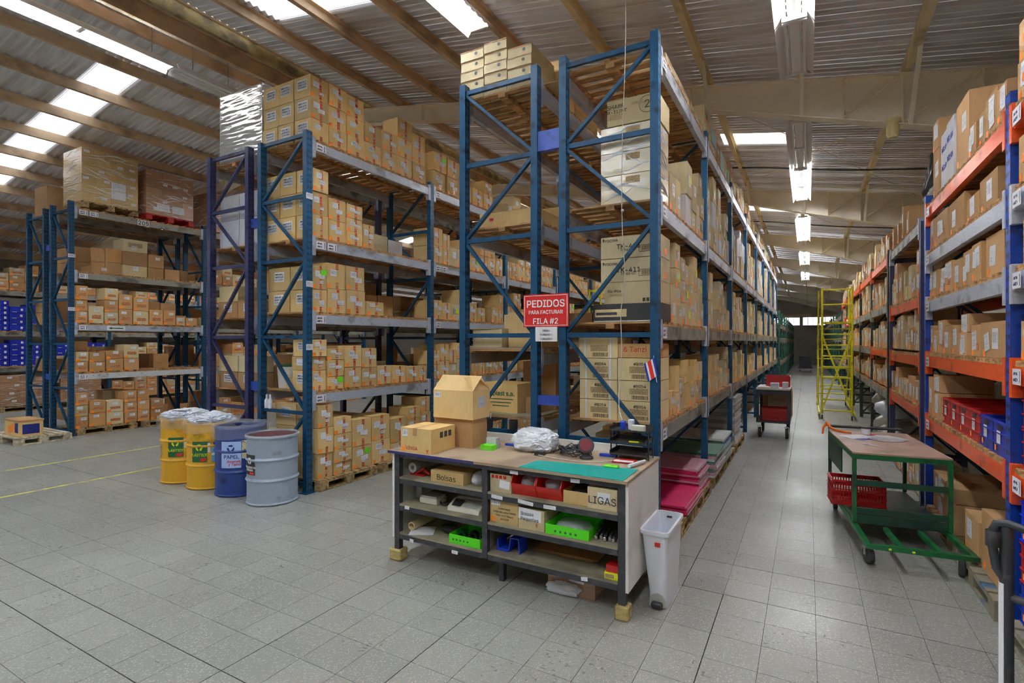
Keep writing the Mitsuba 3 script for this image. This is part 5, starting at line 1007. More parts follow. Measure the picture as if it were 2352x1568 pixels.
# ---------------------------------------------------------------- cartons at the end of the sign rack
mat('foil', S(205, 207, 210), .28, .7); mat('foil_dull', S(170, 168, 158), .4, .3)
def end_box(name, label, b, skin, seed, group=None): return special(name, label, *b, skin=skin, seed=seed, group=group)
YH = 4.68
g = None
for i, (x0, x1, z0, z1, n) in enumerate(((-1.89, -1.525, 1.18, 1.3585, 'bottom'), (-1.89, -1.525, 1.3635, 1.5435, 'second from below'), (-1.89, -1.525, 1.5485, 1.742, 'third from below'), (-1.9, -1.52, 1.7465, 1.935, 'top'), (-1.518, -1.155, 1.18, 1.3585, 'bottom'), (-1.518, -1.155, 1.3635, 1.5435, 'second from below'), (-1.518, -1.155, 1.5485, 1.749, 'third from below'), (-1.518, -1.155, 1.7535, 1.88, 'top'))):
    inner = i < 4
    k = end_box('numbered_carton', f"white-strapped #8054 carton, {n} of the stack {'next to the rack middle' if inner else 'at the aisle post'}" if n != 'top' else ('carton with white straps on the #8054 stack next to the rack middle' if inner else 'low carton with red logo on the #8054 stack at the aisle post'), (x0, x1, YH, 5.1, z0, z1), 'kraft_pale' if i != 7 else 'kraft_brown', 60 + i % 3)
    h = z1 - z0; xm = (x0 + x1) / 2
    if i == 7: text(k, 'lettering', '& Tanzi', '-y', (-1.36, YH, 1.83), .045, 'red_ink', maxw=.22); continue
    if i != 3: text(k, 'lettering', '#8054', '-y', (xm + .02, YH, z0 + h * .74), .026, 'brown_ink', bold=True)
    decal(k, 'print', '-y', (xm + .01, YH - .0006, z0 + h * .48), .17, h * .3, 'ink_print'); decal(k, 'barcode', '-y', (xm + .02, YH - .0006, z0 + h * .17), .15, h * .2, 'carton_barcode')
    for xs in ((x0 + .055,) if inner else (x1 - .02,)) + ((x1 - .075,) if inner else ()): part(k, 'strap', bx(xs, xs + .016, YH - .0022, YH - .0008, z0, z1).turn((xs, YH), 0), 'white_strap')
for i, (z0, z1, tx, n) in enumerate(((2.445, 2.656, 'TK-411', 'lower'), (2.6615, 2.86, 'TK-411', 'upper'))):
    k = end_box('toner_carton', f'{n} toner kit carton with printed model number at the aisle post', (-1.68, -1.14, YH, 5.08, z0, z1), 'kraft_pale', 70)
    text(k, 'lettering', tx, '-y', (-1.42, YH, z0 + .105), .042, 'brown_ink', bold=True); text(k, 'lettering', 'TONER KIT', '-y', (-1.42, YH, z0 + .07), .02, 'brown_ink'); text(k, 'lettering', 'KYOCERA', '-y', (-1.59, YH, z0 + .165), .022, 'brown_ink', bold=True); decal(k, 'mark', '-y', (-1.655, YH - .0006, z0 + .175), .014, .02, 'brown_ink', .7)
    decal(k, 'barcode', '-y', (-1.24, YH - .0006, z0 + .075), .13, .045, 'carton_barcode'); part(k, 'frame_line', MB().box(-1.325, -1.16, YH - .0012, YH - .0004, z0 + .044, z0 + .048).box(-1.325, -1.16, YH - .0012, YH - .0004, z0 + .1, z0 + .104).box(-1.325, -1.321, YH - .0012, YH - .0004, z0 + .048, z0 + .1), 'brown_ink'); decal(k, 'label', '+x', (-1.139, 4.9, z0 + .06), .1, .06, 'orange_sticker')
k = end_box('toner_carton', 'toner carton with small Japanese print under the toner kit cartons', (-1.645, -1.14, YH, 5.08, 2.2455, 2.441), 'kraft_pale', 71)
text(k, 'lettering', 'FU-P06', '-y', (-1.55, YH, 2.36), .024, 'brown_ink', bold=True); decal(k, 'print', '-y', (-1.53, YH - .0006, 2.325), .14, .022, 'ink_print')
for q in range(4): part(k, 'handling_mark', bx(-1.29 + q * .035, -1.265 + q * .035, YH - .0014, YH - .0004, 2.26, 2.292), 'brown_ink')
k = end_box('printer_carton', 'low dark carton with a machine printed on it under the toner cartons', (-1.75, -1.125, YH - .02, 5.05, 2.081, 2.244), 'poster_black', 72); decal(k, 'picture', '-y', (-1.58, YH - .0208, 2.16), .3, .07, 'kraft_pale'); decal(k, 'picture', '-y', (-1.62, YH - .0225, 2.155), .2, .025, 'ink'); decal(k, 'edge', '-y', (-1.43, YH - .0206, 2.086), .62, .008, 'card_white')
k = thing('wrapped_carton_stack', 'stack of three film-wrapped cartons on the upper shelf at the aisle post', 'carton stack')
for i, (z0, z1) in enumerate(((3.161, 3.417), (3.422, 3.626), (3.632, 3.865))):
    mm = MB().box(-1.68, -1.16, YH, 5.1, z0, z1).out(); c = part(k, 'carton', mm, 'wrap_pale', uv=np.tile([80.5 + i, .5], (8, 1))); decal(c, 'print', '-y', (-1.38, YH - .0006, z1 - .05), .13, .06, 'ink_print')
film_folds(k, (-1.68, -1.16, YH, 5.1, 3.161, 3.865), 3, 26)
k = end_box('copier_carton', 'copier carton with a circled 2 in marker, topmost at the aisle post', (-1.62, -1.15, YH, 5.1, 3.876, 4.11), 'kraft_pale', 83)
text(k, 'lettering', 'SHARP', '-y', (-1.54, YH, 4.05), .036, 'brown_ink', bold=True); text(k, 'lettering', 'MX-312NT', '-y', (-1.54, YH, 4.005), .028, 'brown_ink', bold=True); decal(k, 'print', '-y', (-1.54, YH - .0006, 3.96), .14, .05, 'ink_print'); decal(k, 'print', '-y', (-1.34, YH - .0006, 4.05), .12, .03, 'ink_print')
part(k, 'marker_ring', MB().tube([(-1.25 + .07 * math.cos(t), YH - .001, 4.02 + .075 * math.sin(t)) for t in np.linspace(0, 6.5, 40)], .002, 4), 'brown_ink'); text(k, 'marker_writing', '2', '-y', (-1.25, YH, 4.02), .07, 'brown_ink')
# lidded boxes with finger holes on the very top
BN = 0
for ci, (x0, x1, n, zt) in enumerate(((-3.25, -2.965, 5, 5.08), (-2.955, -2.685, 5, 5.13), (-2.675, -2.4, 4, 4.99))):
    h = .104
    for t in range(n):
        z0 = 4.461 + t * (h + .0015) + (.02 if ci == 1 else 0) * (t > 0); k = thing('lidded_box', f"flat finger-hole box, {ORD[t]} from below, {('outer', 'middle', 'inner')[ci]} front stack on the rack top", 'box', 'lidded boxes on the rack top')
        part(k, 'box', bx(x0, x1, 4.66 + .01 * (t % 2), 5.2, z0, z0 + h), 'kraft_pale', uv=np.tile([90.5 + t + ci, .5], (8, 1))); part(k, 'lid_edge', bx(x0 - .0015, x1 + .0015, 4.657 + .01 * (t % 2), 4.659 + .01 * (t % 2), z0 + h - .014, z0 + h - .001), 'kraft_brown', uv=np.tile([7.5, .5], (8, 1)))
        part(k, 'finger_hole', MB().lathe([(0, 0), (.017, 0), (.017, .0012), (0, .0012)], (x1 - .09, 4.6568 + .01 * (t % 2), z0 + .058), 16, 'y'), 'ink', label='dark round finger hole')
for i, (y0, t) in enumerate(((5.24, 4), (5.62, 4), (6.0, 3))):
    for q in range(t): k = thing('lidded_box', f"flat tan box, {ORD[q]} from below, {ORD[i + 1]} stack back on the rack top", 'box', 'lidded boxes on the rack top'); mm = bx(-2.85, -2.33, y0, y0 + .36, 4.461 + q * .125, 4.461 + q * .125 + .1235); part(k, 'box', mm, 'kraft', uv=np.tile([95.5 + q, .5], (8, 1)))
special('flat_cardboard', 'loose cardboard flap on the top of the rack beside the lidded boxes', -2.34, -2.09, 4.75, 5.1, 4.47, 4.475, seed=99, cat='cardboard')
# the half with the sign
one('plywood_sheet', bx(-3.15, -2.33, 4.66, 5.3, 1.1405, 1.158), 'shelf_ply', 'grey board on the low shelf under the printed green-letter carton', 'board'); one('plywood_sheet', bx(-3.14, -2.33, 4.66, 5.3, 1.8205, 1.838), 'bench_ply', 'plywood board carrying the worn cartons behind the red sign', 'board')
k = special('printed_carton', 'carton with green supplier lettering on the low shelf behind the workbench', -3.06, -2.6, 4.74, 5.15, 1.1595, 1.46, seed=101); text(k, 'lettering', 'Etiplast s.a.', '-y', (-2.8, 4.74, 1.36), .045, 'green_ink', bold=True, maxw=.34)
for i in range(3): decal(k, 'print', '-y', (-2.8, 4.7394, 1.3 - i * .035), .3 - .05 * i, .009, 'green_ink')
special('small_box', 'small brown carton beside the green-lettered carton', -2.56, -2.42, 4.85, 5.1, 1.1595, 1.32, 'kraft_brown', seed=102, cat='carton'); special('tall_carton', 'tall dim carton standing behind the green-lettered carton', -2.78, -2.38, 5.2, 5.6, 1.1595, 1.68, 'kraft_brown', seed=103)
k = special('worn_carton', 'worn pale carton with torn top behind the red sign', -3.12, -2.76, 4.7, 5.1, 1.8395, 2.03, 'kraft_pale', seed=104); part(k, 'torn_flap', MB().box(-3.16, -2.8, 4.68, 5.1, 2.032, 2.036).turn((-2.95, 4.9), .05), 'kraft_pale', uv=np.tile([104.5, .5], (8, 1)))
special('worn_carton', 'pale carton standing behind the torn one, partly hidden by the red sign', -2.74, -2.35, 4.8, 5.2, 1.8395, 2.2, 'kraft', seed=105); special('worn_carton', 'carton lying over the torn one behind the red sign', -2.98, -2.745, 5.12, 5.5, 1.8395, 2.2, 'kraft_pale', seed=106)
k = special('flat_carton', 'wide shallow carton with a red mark on the third shelf of the lidded-box rack', -3.1, -2.4, 4.8, 5.4, 3.0905, 3.27, 'kraft', seed=107); decal(k, 'mark', '-y', (-2.95, 4.7994, 3.2), .05, .03, 'red_ink')
k = special('upright_carton', 'carton with address label behind the shallow one', -2.7, -2.35, 5.45, 5.9, 3.0905, 3.42, 'kraft', seed=108)
for i, (x, lab) in enumerate(((-2.86, 'black pen cup on the rack brace behind the workbench, holding pens'), (-2.57, 'black cup on the rack brace behind the workbench, empty'))):
    k = thing('pen_cup', lab, 'cup'); part(k, 'cup', MB().lathe([(0, 1.02), (.042, 1.02), (.045, 1.115), (.041, 1.115), (.038, 1.03), (0, 1.03)], (x, 4.6, 0), 24), 'black_plastic', 30)
    if i == 0:
        for q in range(3): part(k, 'pen', MB().tube([(x - .02 + q * .02, 4.6, 1.04), (x - .035 + q * .035, 4.59, 1.17)], .004, 6), 'white_plastic')

# ---------------------------------------------------------------- sheets in bundles on the floor level of the sign rack
mat('paper_pale', S(206, 150, 170), .5)
def bundles(n, x0, x1, y0, y1, z0, h, mats, lab, group, seed):
    r = random.Random(seed)
    for i in range(n):
        z = z0 + i * (h + .001); k = thing('sheet_bundle', f'{lab}, {ORD[i]} from below', 'paper bundle', group); dx, dy = r.uniform(-.02, .02), r.uniform(-.02, .02)
        part(k, 'sheets', bx(x0 + dx, x1 + dx, y0 + dy, y1 + dy, z, z + h - .003), mats[i % len(mats)])
        part(k, 'film_edge', MB().tube([(x1 + dx + .004, y0 + dy, z + h * .5), (x1 + dx + .01, (y0 + y1) / 2, z + h * .6), (x1 + dx + .004, y1 + dy, z + h * .5)], h * .3, 6), 'film', True)
bundles(5, -1.95, -1.06, 5.45, 6.3, .143, .02, ['paper_pink'], 'pink sheet bundle in the low front pile under the sign rack', 'pink sheet bundles', 1)
bundles(12, -1.95, -1.1, 6.33, 6.98, .143, .0225, ['paper_pink', 'paper_pink', 'paper_pale'], 'pink sheet bundle in the higher pile under the sign rack', 'pink sheet bundles', 2)
bundles(9, -1.95, -1.04, 7.2, 7.98, .143, .033, ['paper_white', 'paper_pale', 'paper_green'], 'pale wrapped sheet bundle in the first pile past the second post', 'pale sheet bundles', 4)
bundles(11, -1.95, -1.06, 8.05, 8.9, .143, .032, ['paper_white', 'paper_green', 'paper_white', 'paper_blue'], 'pale wrapped sheet bundle in the second pile past the second post', 'pale sheet bundles', 5)
bundles(12, -1.95, -1.1, 9.75, 10.7, .143, .065, ['paper_white', 'foil_dull'], 'grey film-wrapped sheet bundle in the tall pile by the small cart', 'grey sheet bundles', 6)

# ---------------------------------------------------------------- wrapped pallet loads
def load(label, b, layers, rows, skin, seed, film='film', base=None, labels_at=()):
    k = thing('wrapped_load', label, 'pallet load', None); x0, x1, y0, y1, z0, z1 = b; r = random.Random(seed); n = 0
    if base:
        for i in range(5): w = (y1 - y0) / 5; part(k, 'pallet_board', bx(x0 - .02, x1 + .03, y0 + i * w, y0 + i * w + .8 * w, z0 - .03, z0 - .002), base)
        for i in range(3): yy = y0 + (y1 - y0 - .12) * i / 2; part(k, 'pallet_block', bx(x0, x1 + .02, yy, yy + .12, z0 - .13, z0 - .031), base)
    for l in range(layers):
        za, zb_ = z0 + (z1 - z0) * l / layers, z0 + (z1 - z0) * (l + 1) / layers - .003; nn = rows + (l % 2)
        for c in range(nn):
            ya, yb = y0 + (y1 - y0) * c / nn, y0 + (y1 - y0) * (c + 1) / nn - .004
            q = part(k, 'carton', bx(x0, x1, ya, yb, za, zb_), skin, uv=np.tile([seed * 10 + r.randint(0, 5) + .5, .5], (8, 1)))
            if r.random() < .5: decal(q, 'label', '+x', (x1 + .001, (ya + yb) / 2 + r.uniform(-.06, .06), zb_ - .07), .1, .05, 'label_white')
    for y, z in labels_at: decal(k, 'sheet_label', '+x', (x1 + .0035, y, z), .27, .17, 'label_white')
    if film == 'foil': part(k, 'wrap', wrap_film((x0, x1, y0, y1, z0, z1), seed, .016, .02, True, (4, 4, 40), .0125), 'foil', True, label='silvery crinkled film')
    else: film_folds(k, b, seed, 30)
load('tall film-wrapped pallet load of tan cartons with two white sheets', (-13.72, -12.9, 5.06, 6.1, 4.78, 5.88), 6, 4, 'wrap_kraft', 3, base='pallet_wood', labels_at=((5.72, 5.02), (5.72, 5.2)))
load('film-wrapped pallet load of reddish cartons on a red pallet', (-13.7, -12.9, 6.26, 7.3, 4.78, 5.76), 5, 3, 'wrap_brown', 4, base='pallet_red', labels_at=((6.62, 4.96), (6.95, 4.96)))
load('dark film-wrapped load half hidden behind the navy rack post', (-13.7, -12.9, 7.7, 8.7, 4.64, 5.6), 4, 3, 'wrap_brown', 5)
load('silvery foil-wrapped load on top of the navy rack', (-7.44, -6.52, 4.62, 5.62, 4.445, 5.42), 3, 2, 'card_white', 6, film='foil')
for i, (y, z) in enumerate(((5.7, .15), (6.8, .15), (4.3, .15))): load(f"film-wrapped reddish carton load on the floor of the far-off rack, {ORD[i]} one", (-19.6, -18.74, (3.95, 5.55, 6.85)[i], (5.15, 6.75, 7.85)[i], z, z + .85), 4, 2, 'wrap_brown', 7 + i)
k = special('fruit_box', 'orange and blue printed fruit box on the lone pallet', -13.3, -12.66, 4.0, 4.36, .144, .41, 'kraft', seed=120, cat='box'); decal(k, 'print', '-y', (-12.98, 3.999, .28), .3, .14, 'orange_sticker', .2); decal(k, 'print', '-y', (-12.75, 3.999, .3), .14, .18, 'blue_ink'); decal(k, 'print', '+x', (-12.659, 4.18, .27), .25, .18, 'blue_ink'); part(k, 'lid', bx(-13.31, -12.65, 3.99, 4.37, .4105, .44), 'kraft_brown', uv=np.tile([5.5, .5], (8, 1)))
k = special('fruit_box', 'orange cartons on top of the back rack behind the wrapped load', -14.8, -14.2, 4.95, 5.5, 4.63, 5.25, 'kraft_brown', seed=121); special('fruit_box', 'second orange-brown carton on top of the back rack behind the wrapped load', -14.8, -14.2, 5.55, 6.1, 4.63, 5.32, 'kraft_brown', seed=122)

# ---------------------------------------------------------------- crates on the orange-beamed rack
def crate(label, x0, x1, y0, y1, z0, z1, mt, face='-x', slots=False, rz=0, group=None):
    k = thing('plastic_crate', label, 'crate', group); c = ((x0 + x1) / 2, (y0 + y1) / 2); t = .012; m = MB(); h = z1 - z0
    m.box(x0, x1, y0, y1, z0, z0 + t)
    for a, b, p, q in ((x0, x1, y0, y0 + t), (x0, x1, y1 - t, y1), (x0, x0 + t, y0 + t, y1 - t), (x1 - t, x1, y0 + t, y1 - t)):
        if not slots: m.box(a, b, p, q, z0 + t, z1)
        else:
            m.box(a, b, p, q, z0 + t, z0 + h * .2).box(a, b, p, q, z0 + h * .5, z0 + h * .58).box(a, b, p, q, z0 + h * .84, z1); lx = b - a > q - p; L = (b - a) if lx else (q - p); n = int(L / .024)
            for i in range(n + 1):
                o = L * i / n; u0, u1 = (max(0, o - .005), min(L, o + .005))
                for za, zc_ in ((z0 + h * .2, z0 + h * .5), (z0 + h * .58, z0 + h * .84)): m.box(*((a + u0, a + u1, p, q) if lx else (a, b, p + u0, p + u1)), za, zc_)
    part(k, 'tub', m.turn(c, rz), mt)
    rb = MB()
    for zz in (.02, .33, .66, .96): rb.box(x0 - .008, x1 + .008, y0 - .008, y0 - .0005, z0 + h * zz - .008, z0 + h * zz).box(x0 - .008, x1 + .008, y1 + .0005, y1 + .008, z0 + h * zz - .008, z0 + h * zz).box(x0 - .008, x0 - .0005, y0, y1, z0 + h * zz - .008, z0 + h * zz).box(x1 + .0005, x1 + .008, y0, y1, z0 + h * zz - .008, z0 + h * zz)
    part(k, 'rib', rb.turn(c, rz), mt)
    if not slots:
        part(k, 'grip', bx(x0 - .0035, x0 - .0005, (y0 + y1) / 2 - .05, (y0 + y1) / 2 + .05, z1 - .06, z1 - .03), 'black_plastic'); decal(k, 'label', '-x', (x0 - .004, (y0 + y1) / 2 + .02, z0 + h * .5), .08, .1, 'barcode_label'); decal(k, 'price_sticker', '-x', (x0 - .004, y1 - .06, z0 + .04), .03, .04, 'orange_sticker')
    return k
for i, (ya, yb) in enumerate(((5.41, 5.73), (5.75, 6.06), (6.08, 6.4), (6.42, 6.72))): crate(f'red ribbed crate on the lowest beams, {ORD[i]} from the blue crates', 1.18, 1.7, ya, yb, 1.101, 1.345, 'crate_red', group='red crates on the lowest beams')
for i, (ya, yb) in enumerate(((4.77, 5.07), (5.09, 5.39))): crate(f"dark blue ribbed crate on the lowest beams, {('beside the bright blue post', 'beside the red crates')[i]}", 1.18, 1.7, ya, yb, 1.101, 1.335, 'crate_blue')
for j, ya in enumerate((4.12, 3.76, 3.4)):
    for i in range(2): crate(f"red ribbed crate, {('lower', 'upper')[i]} of the {ORD[j]} stack cut by the picture edge", 1.18, 1.7, ya, ya + .34, 1.101 + i * .262, 1.36 + i * .262, 'crate_red')
for j, ya in enumerate((4.1, 3.72)):
    for i, mt in enumerate(('crate_blue', 'crate_red', 'crate_bright')): crate(f"{('dark blue', 'red', 'bright blue')[i]} ribbed crate in the {ORD[j]} floor stack under the orange beams", 1.17, 1.7, ya, ya + .36, .145 + i * .255, .395 + i * .255, mt)
pallet(1.1, 1.95, 3.4, 4.5, 'blue pallet on the floor under the crate stacks', 'pallet_blue')
one('plastic_bag', blob((1.55, 8.25, 3.84), (.3, .26, .55), 31, .35, 4), 'black_bag', 'large black plastic bag bulging on top of the navy rack', 'bag', smooth=40)
one('plastic_bag', blob((1.45, 7.78, 3.55), (.24, .15, .2), 33, .3, 4, .1), 'foil_dull', 'grey plastic bag in front of the black bag on the navy rack', 'bag', smooth=40)
for i, (y, z, r) in enumerate(((10.95, .25, .26), (11.55, .24, .25), (11.55, .7, .22), (12.2, .26, .27), (12.2, .78, .22))): one('stuffed_bag', blob((1.42, y, z), (.34, r, r * .95), 40 + i, .3, 3), 'foil_dull' if i != 2 else 'white_plastic', f"pale stuffed sack at the foot of the dark rack by the ladder, {ORD[i]} one", 'sack', smooth=40)

# ---------------------------------------------------------------- rolling ladder
def caster(parent, x, y, r, w=.035, mt='rubber', ang=0.0):
    wh = MB().lathe([(0, -w / 2), (r * .9, -w / 2), (r, -w * .3), (r, w * .3), (r * .9, w / 2), (0, w / 2)], (x, y, r + .002), 24, 'x').turn((x, y), ang); c = part(parent, 'caster', wh, mt, 35)
    part(c, 'fork', MB().box(x - w * .75, x - w * .55, y - .02, y + .02, r, r * 2 + .02).box(x + w * .55, x + w * .75, y - .02, y + .02, r, r * 2 + .02).box(x - w * .75, x + w * .75, y - .03, y + .03, r * 2 + .0205, r * 2 + .03).turn((x, y), ang), 'chrome')
def ladder(label, LX0, LX1, LY0, LY1, PH=2.35):
    k = thing('rolling_ladder', label, 'ladder')
    for x in (LX0, LX1): part(k, 'post', MB().tube([(x, LY0, .13), (x, LY0, 3.2)], .024, 8), 'yellow_paint', True)
    for x in (LX0 + .02, LX1 - .02): part(k, 'post', MB().tube([(x, LY0 + .75, PH - .03), (x, LY0 + .75, 3.2)], .022, 8), 'yellow_paint', True)
    for i in range(9): part(k, 'rung', MB().tube([(LX0, LY0, .22 + i * .265), (LX1, LY0, .22 + i * .265)], .019, 8), 'yellow_paint', True)
    for z in (2.8, 3.16): part(k, 'guard_rail', MB().tube([(LX0, LY0, z), (LX1, LY0, z)], .018, 8), 'yellow_paint', True); part(k, 'guard_rail', MB().tube([(LX0, LY0, z), (LX0 + .02, LY0 + .75, z)], .018, 8), 'yellow_paint', True); part(k, 'guard_rail', MB().tube([(LX1, LY0, z), (LX1 - .02, LY0 + .75, z)], .018, 8), 'yellow_paint', True)
    for za, zb_ in ((.25, 2.05),): part(k, 'cross_brace', MB().bar((LX0, LY0 - .02, za), (LX1, LY0 - .02, zb_), .04, .012, (0, 1, 0)), 'yellow_paint'); part(k, 'cross_brace', MB().bar((LX1, LY0 - .035, za), (LX0, LY0 - .035, zb_), .04, .012, (0, 1, 0)), 'yellow_paint')
    part(k, 'platform', bx(LX0, LX1, LY0 - .02, LY0 + .8, PH, PH + .03), 'yellow_paint')
    for x in (LX0 - .06, LX1 + .06):
        part(k, 'stringer', MB().bar((x, LY0 + .75, PH), (x, LY1, .2), .035, .07), 'yellow_paint'); part(k, 'base_rail', MB().bar((x, LY0, .15), (x, LY1, .15), .04, .05), 'yellow_paint'); part(k, 'hand_rail', MB().tube([(x, LY0 + .75, 3.2), (x, LY1 - .6, 1.4)], .018, 8), 'yellow_paint', True); part(k, 'upright', MB().bar((x, LY0 + 1.6, .15), (x, LY0 + 1.6, 1.7), .04, .04, (0, 1, 0)), 'yellow_paint')
    for i in range(8): t = (i + .5) / 8; part(k, 'tread', bx(LX0 - .05, LX1 + .05, LY0 + .75 + (LY1 - LY0 - .75) * t - .1, LY0 + .75 + (LY1 - LY0 - .75) * t + .1, PH - (PH - .2) * t, PH - (PH - .2) * t + .025), 'yellow_paint')
    for x, y in ((LX0, LY0), (LX1, LY0), (LX0 - .06, LY1 - .05), (LX1 + .06, LY1 - .05)): caster(k, x, y, .055)
ladder('yellow rolling platform ladder standing in the aisle near the green cart', .3, .92, 15.0, 18.6)
ladder('yellow ladder mostly hidden between drum-side rack and sign rack, only its rails showing', -4.75, -4.15, 12.4, 15.4, 2.5)

# ---------------------------------------------------------------- green cart
GC, GA = (.655, 6.56), math.radians(6.5)
def W(m): return m.turn(GC, GA)
def gl(x0, x1, y0, y1, z0, z1): return W(bx(GC[0] + x0, GC[0] + x1, GC[1] + y0, GC[1] + y1, z0, z1))
def gp(x, y): a, b = math.cos(GA), math.sin(GA); return GC[0] + x * a - y * b, GC[1] + x * b + y * a
k = thing('order_cart', 'green steel order cart with a brown board top', 'cart')
part(k, 'top_board', gl(-.375, .375, -.7, .68, .858, .872), 'cart_top'); part(k, 'deck', gl(-.36, .36, -.68, .66, .215, .225), 'cart_green_dark')
for x in (-.375, .345):
    for y in (-.7, .65): part(k, 'leg', gl(x, x + .032, y, y + .032, .226, .81), 'cart_green' if y < 0 else 'cart_green_dark')
for x0, x1, y0, y1 in ((-.375, .377, -.7, -.668), (-.375, .377, .65, .682), (-.375, -.343, -.667, .649), (.345, .377, -.667, .649)): part(k, 'top_rail', gl(x0, x1, y0, y1, .811, .857), 'cart_green')
for z in (.59, .335): part(k, 'front_rail', gl(-.342, .344, -.695, -.67, z - .025, z + .025), 'cart_green_dark')
part(k, 'front_skirt', gl(-.342, .344, -.69, -.68, .228, .3), 'cart_green_dark')
for x0, x1, y0, y1 in ((-.377, -.337, -1.25, .68), (.337, .377, -1.25, .68), (-.336, .336, -1.25, -1.21), (-.336, .336, .64, .68), (-.14, -.105, -1.209, -.7), (.12, .155, -1.209, -.7)): part(k, 'frame_rail', gl(x0, x1, y0, y1, .175, .213), 'cart_green' if y0 < -1.2 else 'cart_green_dark')
part(k, 'side_panel', gl(-.372, -.3585, -.1, .64, .55, .81), 'cart_green_dark')
part(k, 'push_handle', W(MB().tube([(GC[0] - .35, GC[1] + .7, .8), (GC[0] - .36, GC[1] + .78, .9), (GC[0] + .36, GC[1] + .78, .9), (GC[0] + .35, GC[1] + .7, .8)], .017, 8)), 'black_plastic', True)
for x, y, a in ((-.33, -1.1, .3), (.31, -1.1, -.15), (-.33, .5, 0), (.33, .5, 0)): caster(k, *gp(x, y), .076, .045, ang=a)
for x in (-.22, -.06): part(k, 'reflector', gl(x, x + .02, -1.2525, -1.2505, .185, .2), 'yellow_sticker')
crate('red slotted crate standing on the deck of the green cart', .2, .67, 6.4, 6.72, .2265, .475, 'crate_red', slots=True, rz=.1)
def flat(name, label, cat, x, y, w, d, a, z, h, mt): return one(name, bx(x - w / 2, x + w / 2, y - d / 2, y + d / 2, z, z + h).turn((x, y), a), mt, label, cat)
flat('order_form', 'white order sheet lying on the green cart', 'paper', .46, 6.78, .21, .3, -.9, .873, .003, 'white_paper'); flat('order_form', 'paper with blue edge under the order sheet on the green cart', 'paper', .5, 6.72, .21, .28, -.75, .8725, .0004, 'blue_ink')
one('pen', W(MB().tube([(.46, 6.36, .88), (.56, 6.22, .88)], .005, 8)), 'white_plastic', 'white and blue pen on the green cart', 'pen', smooth=40)
k = thing('ink_jar', 'small white-labelled jar with black lid on the green cart', 'jar'); part(k, 'jar', MB().lathe([(0, .8735), (.045, .8735), (.045, .935), (0, .935)], (.56, 7.02, 0), 24), 'white_plastic', 30); part(k, 'lid', MB().lathe([(0, .9355), (.047, .9355), (.047, .955), (0, .955)], (.56, 7.02, 0), 24), 'black_plastic', 30)
one('plastic_bag', blob((.72, 6.72, .885), (.14, .12, .018), 51, .5, 4, .2), 'bag_plastic', 'crumpled clear bag lying on the green cart', 'bag', smooth=40); one('red_cutter', W(rbox(.63, .7, 6.9, 6.93, .8735, .89, .004)), 'red_plastic', 'red cutter lying beside the jar on the green cart', 'cutter')
k = thing('orange_strap', 'orange cloth strap tied to the corner of the green cart', 'strap'); part(k, 'band', MB().tube([(.2, 7.32, .93), (.22, 7.2, .9), (.27, 7.1, .886), (.34, 7.02, .884), (.42, 6.97, .882)], [.02, .016, .012, .012, .008], 8), 'orange_cloth', True); part(k, 'band', MB().tube([(.2, 7.32, .93), (.16, 7.3, .88), (.15, 7.28, .8)], [.016, .014, .008], 8), 'orange_cloth', True)

# ---------------------------------------------------------------- small brown cart
k = thing('small_cart', 'small dark cart with a white top farther down the aisle', 'cart')
SX0, SX1, SY0, SY1 = -.9, -.3, 11.5, 12.5
part(k, 'top', bx(SX0, SX1, SY0, SY1, .95, .98), 'panel_white'); part(k, 'shelf', bx(SX0, SX1, SY0, SY1, .3, .34), 'black_metal')
for x in (SX0, SX1 - .05):
    for y in (SY0, SY1 - .05): part(k, 'leg', bx(x, x + .05, y, y + .05, .341, .949), 'black_metal')
part(k, 'back_panel', bx(SX0 + .05, SX1 - .05, SY1 - .03, SY1 - .01, .345, .945), 'kraft_brown'); part(k, 'front_lip', bx(SX0 + .051, SX1 - .051, SY0 + .002, SY0 + .02, .85, .949), 'black_metal')
for x in (SX0 + .06, SX1 - .06):
    for y in (SY0 + .08, SY1 - .08): caster(k, x, y, .1, .05)
crate('dark red crate standing on top of the small dark cart', -.75, -.32, 12.0, 12.4, .982, 1.2, 'crate_red'); crate('dark red crate on the lower shelf of the small dark cart', -.8, -.36, 11.6, 12.0, .342, .58, 'crate_red')
special('cart_carton', 'cream carton above the red crate on the lower cart shelf', -.72, -.4, 12.05, 12.4, .342, .75, 'kraft_pale', seed=131); special('small_box', 'grey box standing on the small dark cart', -.65, -.5, 11.55, 11.75, .982, 1.08, 'card_white', seed=132, cat='box'); special('small_box', 'white box standing on the small dark cart, nearer the aisle', -.44, -.34, 11.6, 11.75, .982, 1.1, 'card_white', seed=133, cat='box')
flat('paper_stack', 'white papers lying on the small dark cart', 'paper', -.78, 11.65, .2, .26, .1, .982, .02, 'white_paper'); one('cardboard_sheet', bx(-.285, -.275, 11.55, 12.2, .4, .95), 'kraft_brown', 'cardboard sheet hanging on the side of the small dark cart', 'cardboard sheet')
k = thing('far_trolley', 'dark low trolley at the far end of the aisle', 'trolley'); part(k, 'deck', bx(-.55, .25, 38, 39.2, .2, .3), 'black_metal'); part(k, 'handle', bx(-.5, .2, 38, 38.05, .301, .95), 'black_metal'); part(k, 'load', bx(-.4, .1, 38.2, 39, .301, .6), 'poster_black')
for x in (-.45, .15):
    for y in (38.15, 39.05): caster(k, x, y, .07)

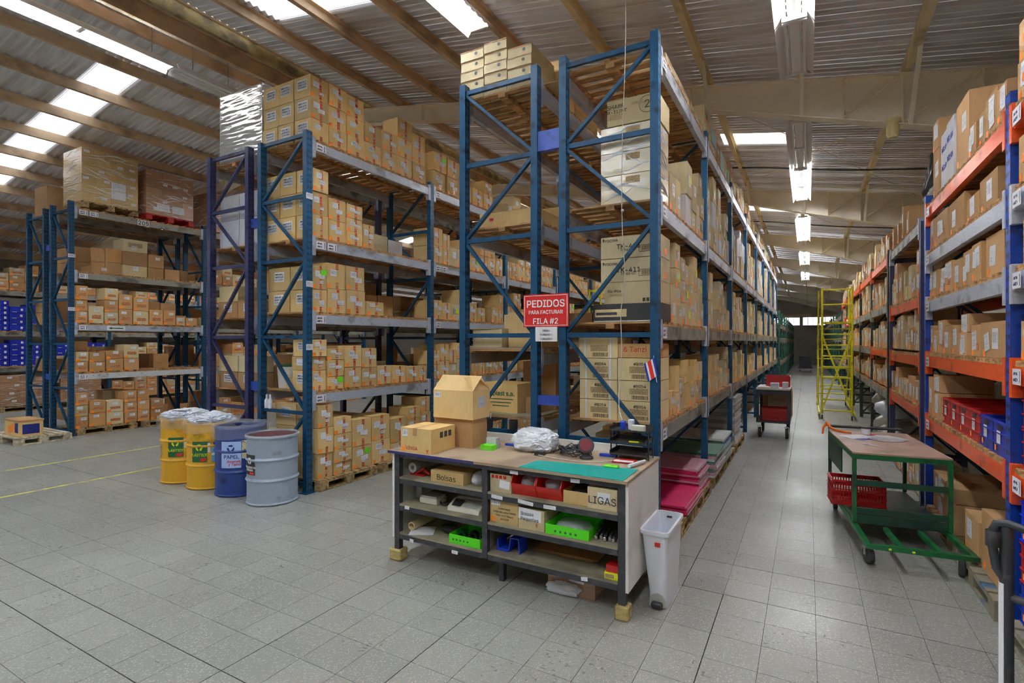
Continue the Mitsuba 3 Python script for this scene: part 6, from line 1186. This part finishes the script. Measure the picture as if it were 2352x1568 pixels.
# ---------------------------------------------------------------- hand pallet truck at the picture edge
k = thing('hand_truck', 'black tubular hand truck handle with white tape at the picture edge', 'hand truck')
part(k, 'upright', MB().tube([(.79, 3.2, .12), (.79, 3.2, 1.06)], .026, 12), 'black_metal', True); part(k, 'upright', MB().tube([(1.06, 3.04, .12), (1.06, 3.04, 1.0)], .026, 12), 'black_metal', True)
part(k, 'tape', arc_patch((.79, 3.2), .0265, math.radians(-200), math.radians(-125), .3, .8), 'white_paper', label='torn white tape')
part(k, 'handle', MB().tube([(.79, 3.2, .8), (.755, 3.2, .86), (.742, 3.2, .95), (.742, 3.2, 1.03), (.755, 3.2, 1.065), (.79, 3.18, 1.075), (.9, 3.12, 1.05), (1.05, 3.05, .99)], .018, 10), 'black_metal', True)
part(k, 'grip', MB().tube([(.742, 3.2, .96), (.742, 3.2, 1.03)], .028, 12), 'rubber', True); part(k, 'cross_tube', MB().tube([(.79, 3.2, .74), (1.06, 3.04, .72)], .018, 10), 'black_metal', True)
part(k, 'toe_plate', bx(.7, 1.1, 3.0, 3.3, .1, .12), 'black_metal'); caster(k, .78, 3.25, .048); caster(k, 1.05, 3.05, .048)
k = one('emergency_sign', bx(.98, 1.12, 19.0, 19.02, 2.35, 2.62), 'sign_red', 'small red sign hanging beside the ladder deep in the aisle', 'sign')
part(k, 'symbol', bx(1.02, 1.08, 18.997, 18.9995, 2.4, 2.57), 'white_ink')

for i, x in enumerate((-6.27, -6.2)):
    k = thing('spray_bottle', ('white bottle on the rack brace behind the blue drum, nearer the rack post', 'white bottle on the rack brace, second from the rack post')[i], 'bottle'); part(k, 'bottle', MB().lathe([(0, 1.018), (.026, 1.018), (.028, 1.03), (.028, 1.12), (.012, 1.15), (.012, 1.165), (0, 1.165)], (x, 4.505, 0), 20), 'white_plastic', 35); part(k, 'cap', MB().lathe([(0, 1.1655), (.013, 1.1655), (.009, 1.2), (0, 1.2)], (x, 4.505, 0), 16), 'white_plastic', 35)
k = thing('white_bucket', 'white plastic bucket with green lid at the end of the second shelf', 'bucket'); part(k, 'bucket', MB().lathe([(0, 1.272), (.13, 1.272), (.15, 1.56), (0, 1.56)], (-6.18, 4.78, 0), 32), 'panel_white', 35); part(k, 'lid', MB().lathe([(0, 1.5605), (.156, 1.5605), (.156, 1.585), (0, 1.59)], (-6.18, 4.78, 0), 32), 'cart_green', 35)
special('open_carton', 'small open carton beside the white bucket on the second shelf', -6.02, -5.86, 4.62, 4.82, 1.272, 1.42, 'kraft', seed=140, opened=True)
